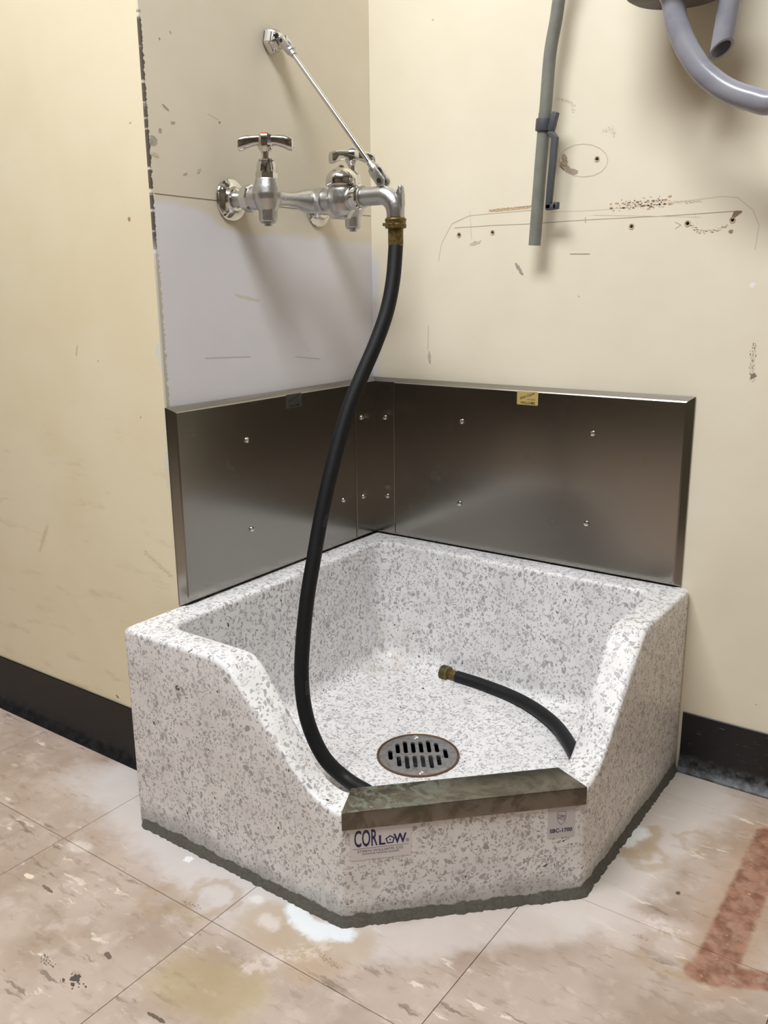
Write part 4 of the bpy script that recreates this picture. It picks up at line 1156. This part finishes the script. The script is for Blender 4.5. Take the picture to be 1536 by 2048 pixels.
# ------------------------------------------------------------------ black rubber hose
PX = [(790, 500), (786, 560), (773, 625), (750, 690), (722, 755), (697, 818), (677, 885), (658, 960), (641, 1040), (627, 1120), (614, 1200), (606, 1280), (603, 1350), (609, 1415), (625, 1470), (652, 1520), (690, 1556)]
P0 = Vector((XS, YM, 0.8300)); PE = px_z((690, 1556), 0.104)
dep = lambda P: float(RB[2] @ (np.array(P) - CAM))
d0, d1 = dep(P0), dep(PE)
cum = [0]
for a, b_ in zip(PX, PX[1:]): cum.append(cum[-1] + math.dist(a, b_))
hp = [P0 + Vector((0, 0, 0.004)), P0]
for q, s in zip(PX, cum):
    t = s / cum[-1]; t = t * t * (3 - 2 * t) * 0.6 + t * 0.4
    dd = d0 + (d1 - d0) * t
    hp.append(Vector(CAM + ray(q) * dd))
hp = hp[:2] + hp[3:]
hp += [px_z((728, 1580), 0.098), px_z((768, 1596), 0.0965), Vector((0.448, -0.428, 0.0965)), Vector((0.497, -0.370, 0.0965)), Vector((0.535, -0.312, 0.0965)), Vector((0.541, -0.262, 0.0965)), Vector((0.527, -0.226, 0.0965))]
TAIL = [(1120, 1460), (1080, 1424), (1030, 1395), (970, 1371), (914, 1353)]
tz = 0.0965
hp += [px_z(q, tz) for q in TAIL]
hose = empty('rubber_hose', (PE.x, PE.y, 0.09)); tag(hose, 'black rubber hose hanging from the faucet and coiled into the terrazzo basin', 'hose')
bm = bmesh.new(); cl = catmull(hp, 8); sweep(bm, cl, 0.0106, 20); finish('hose_tube', bm, M['rubber'], hose, 60)
bm = bmesh.new()                         # brass female coupling on the spout
lathe(bm, [(0, 0.8530), (0.0140, 0.8530), (0.0154, 0.8545), (0.0154, 0.8585), (0.0146, 0.8595), (0.0146, 0.8625), (0.0154, 0.8635), (0.0154, 0.8655), (0.0146, 0.8668), (0, 0.8668)], (XS, YM, 0), (0, 0, 1), 32)
cp = finish('swivel_nut', bm, M['brass'], hose, 30)
bm = bmesh.new()
for k in range(3):
    a = math.radians(-55 + 120 * k); c = Vector((XS - 0.0030 + 0.0150 * math.cos(a), YM + 0.0150 * math.sin(a), 0.859)); box(bm, c - Vector((0.0026, 0.0026, 0.0022)), c + Vector((0.0026, 0.0026, 0.0022)), 0.0008)
finish('grip_lug', bm, M['brass'], cp, 30)
bm = bmesh.new(); lathe(bm, [(0, 0.8285), (0.0110, 0.8285), (0.0112, 0.8300), (0.0112, 0.8520), (0.0104, 0.8535), (0, 0.8535)], (XS, YM, 0), (0, 0, 1), 6, 0.3)
lathe(bm, [(0, 0.8285), (0.0108, 0.8285), (0.0108, 0.853), (0, 0.853)], (XS, YM, 0), (0, 0, 1), 28); finish('ferrule', bm, M['brass'], hose, 25)
E0 = cl[-1]; ed = (cl[-1] - cl[-4]).normalized(); ed.z = 0; ed.normalize()
bm = bmesh.new(); lathe(bm, [(0, -0.004), (0.0094, -0.004), (0.0094, 0.016), (0.0088, 0.018), (0, 0.018)], E0, ed, 24); finish('ferrule', bm, M['brass'], hose, 30)
bm = bmesh.new()
pf = [(0.0, 0.016), (0.0120, 0.016), (0.0135, 0.0170), (0.0135, 0.0200), (0.0122, 0.0208)]
for k in range(5): t = 0.0215 + k * 0.0021; pf += [(0.0132, t), (0.0136, t + 0.0007), (0.0132, t + 0.0014), (0.0123, t + 0.0018)]
pf += [(0.0120, 0.0330), (0.0085, 0.0332), (0.0080, 0.022), (0, 0.022)]
lathe(bm, pf, E0, ed, 28); finish('end_coupling', bm, M['brass_green'], hose, 40)['label'] = 'greenish tarnished brass end coupling'
# faint raised print along the tube
for i0, ln_ in ((int(len(cl) * 0.31), 1), (int(len(cl) * 0.46), 1)):
    t = (cl[i0 + 2] - cl[i0 - 2]).normalized(); view = (Vector(CAM) - cl[i0]).normalized()
    rgt = t.cross(view).normalized(); fac = rgt.cross(t).normalized()
    if fac.dot(view) < 0: fac = -fac
    sgn = Vector(RB[0]).dot(rgt)
    rr = rgt if sgn > 0 else -rgt
    nn = (fac * 0.80 + rr * 0.60).normalized(); vv = nn.cross(t).normalized()
    b2 = lettering('p', [('OUSG', 0, -0.002, 0.0070, 1.0, 0, 0, 0)], cl[i0] + nn * 0.01065, t, vv, nn, M['print'], None)
    finish('lettering', b2, M['print'], hose, 0)

# ------------------------------------------------------------------ grey tubes on the back wall
YT = -0.030
tube = empty('grey_tube', px_y((1069, 490), YT)); tag(tube, 'matt grey flexible tube hanging down the back wall with a straight cut end', 'tube')
tp = [px_y(q, YT) for q in ((1069, 491), (1076, 400), (1083, 310), (1091, 220), (1100, 110), (1112, 40), (1121, -20))]
tp += [Vector((0.385, -0.04, 1.26)), Vector((0.41, -0.05, 1.34)), Vector((0.42, -0.06, 1.50))]
bm = bmesh.new(); tc = catmull(tp, 8)
rg = sweep(bm, tc, 0.0094, 24, cap=False)
ri = sweep(bm, tc, 0.0068, 24, cap=False)
for k in range(24): bm.faces.new((rg[0][k], rg[0][(k + 1) % 24], ri[0][(k + 1) % 24], ri[0][k])); bm.faces.new((rg[-1][k], rg[-1][(k + 1) % 24], ri[-1][(k + 1) % 24], ri[-1][k]))
finish('tube_wall', bm, M['grey_hose'], tube, 60)
# plastic hook clip snapped on the tube
cl_ = empty('hook_clip', px_y((1095, 255), YT)); tag(cl_, 'dark grey plastic hook clip snapped round the matt grey tube', 'clip')
cA = px_y((1088, 250), YT); ta = (px_y((1091, 220), YT) - px_y((1084, 300), YT)).normalized()
bm = bmesh.new(); lathe(bm, [(0.0098, -0.0085), (0.0122, -0.0085), (0.0126, -0.0070), (0.0126, 0.0070), (0.0122, 0.0085), (0.0098, 0.0085), (0.0098, -0.0085)], cA, ta, 28); finish('collar', bm, M['dark_plastic'], cl_, 40)
def bar(pxs, y0, wpx, depth, name):
    bm = bmesh.new(); P = [px_y(q, y0) for q in pxs]
    left, right = [], []
    for i, p in enumerate(P):
        d = (P[min(i + 1, len(P) - 1)] - P[max(i - 1, 0)]).normalized(); s = Vector((d.z, 0, -d.x)) * (wpx * MM * 0.5)
        left.append(p - s); right.append(p + s)
    poly = [(q.x, q.z) for q in left] + [(q.x, q.z) for q in reversed(right)]
    prism(bm, poly, (0, y0 + depth / 2, 0), (1, 0, 0), (0, 0, 1), (0, -1, 0), depth, 0.0009)
    return finish(name, bm, M['dark_plastic'], cl_, 40)
bar([(1102, 262), (1105, 250), (1112, 224)], YT - 0.004, 11, 0.010, 'release_tab')
bar([(1083, 226), (1081, 252), (1080, 283)], YT + 0.004, 6, 0.012, 'side_rib')
bar([(1099, 262), (1111, 276), (1107, 310), (1102, 360), (1097, 418)], YT - 0.004, 11, 0.008, 'hook_arm')
bar([(1093, 415), (1113, 413)], YT - 0.004, 11, 0.008, 'hook_foot')
bar([(1112, 418), (1113, 404)], YT - 0.004, 10, 0.008, 'hook_tip')

# round grey canister above, with its drain pipe and looping hose
can = empty('wall_canister', (0.557, -0.072, 1.15)); tag(can, 'stained grey round canister on the back wall at the top edge', 'canister')
CX, CY, CZ = 0.555, -0.080, 1.1330
bm = bmesh.new(); lathe(bm, [(0, 0.0), (0.058, 0.0), (0.065, 0.004), (0.067, 0.012), (0.067, 0.10), (0.070, 0.104), (0.070, 0.20), (0.060, 0.225), (0, 0.23)], (CX, CY, CZ), (0, 0, 1), 48)
finish('canister_shell', bm, M['canister'], can, 35)
bm = bmesh.new(); box(bm, (CX - 0.03, CY + 0.05, CZ + 0.05), (CX + 0.03, -0.0005, CZ + 0.18), 0.003); finish('wall_bracket', bm, M['dark_plastic'], can, 35)
YP = -0.085
pa = px_y((1443, 98), YP); pb = px_y((1462, -14), YP); pb2 = pb + (pb - pa).normalized() * 0.03
pipe = empty('cut_pipe', pa); tag(pipe, 'short glossy grey pipe with an angled cut end pointing down', 'pipe')
bm = bmesh.new()
axp = (pb2 - pa).normalized(); _, uu, vv = basis(axp)
cutn = (axp * 0.70 - (Vector(CAM) - pa).normalized() * 0.62 - Vector(RB[0]) * 0.45).normalized()
ro, ri_ = 0.0137, 0.0105; seg = 28; rings4 = []
for r in (ro, ri_):
    lo, hi = [], []
    for k in range(seg):
        a = 2 * math.pi * k / seg; off = (uu * math.cos(a) + vv * math.sin(a)) * r
        t = -(off.dot(cutn)) / axp.dot(cutn)
        lo.append(bm.verts.new(pa + off + axp * t)); hi.append(bm.verts.new(pb2 + off))
    rings4.append((lo, hi))
(lo, hi), (lo2, hi2) = rings4
for k in range(seg):
    j = (k + 1) % seg
    bm.faces.new((lo[k], lo[j], hi[j], hi[k])); bm.faces.new((lo2[k], hi2[k], hi2[j], lo2[j])); bm.faces.new((lo[k], lo2[k], lo2[j], lo[j])); bm.faces.new((hi[k], hi[j], hi2[j], hi2[k]))
finish('pipe_wall', bm, M['glossy_hose'], pipe, 40)
YG = -0.112
gh = empty('looped_tube', px_y((1343, 0), YG)); tag(gh, 'glossy grey tube looping from the canister out past the right edge', 'tube')
gp = [Vector((0.538, -0.105, 1.150))] + [px_y(q, YG) for q in ((1344, -6), (1352, 40), (1371, 90), (1402, 139), (1448, 177), (1500, 197), (1550, 202))]
gp += [Vector((0.72, -0.11, 1.02)), Vector((0.76, -0.10, 1.06)), Vector((0.785, -0.09, 1.14)), Vector((0.79, -0.08, 1.28)), Vector((0.79, -0.07, 1.52))]
bm = bmesh.new(); sweep(bm, catmull(gp, 8), 0.0143, 24); finish('tube_wall', bm, M['glossy_hose'], gh, 60)
# the cabinet the tubes come from, above the frame
cab = empty('wall_cabinet', (0.6, -0.06, 1.48)); tag(cab, 'grey wall-mounted equipment cabinet above the tubes', 'cabinet')
bm = bmesh.new(); box(bm, (0.34, -0.13, 1.48), (0.92, -0.0005, 1.80), 0.008); finish('cabinet_body', bm, simple('cabinet_grey', srgb(150, 150, 150), 0.5), cab, 30)
bm = bmesh.new(); box(bm, (0.355, -0.142, 1.495), (0.905, -0.1305, 1.785), 0.004); finish('cabinet_door', bm, simple('cabinet_door_grey', srgb(165, 165, 165), 0.45), cab, 30)
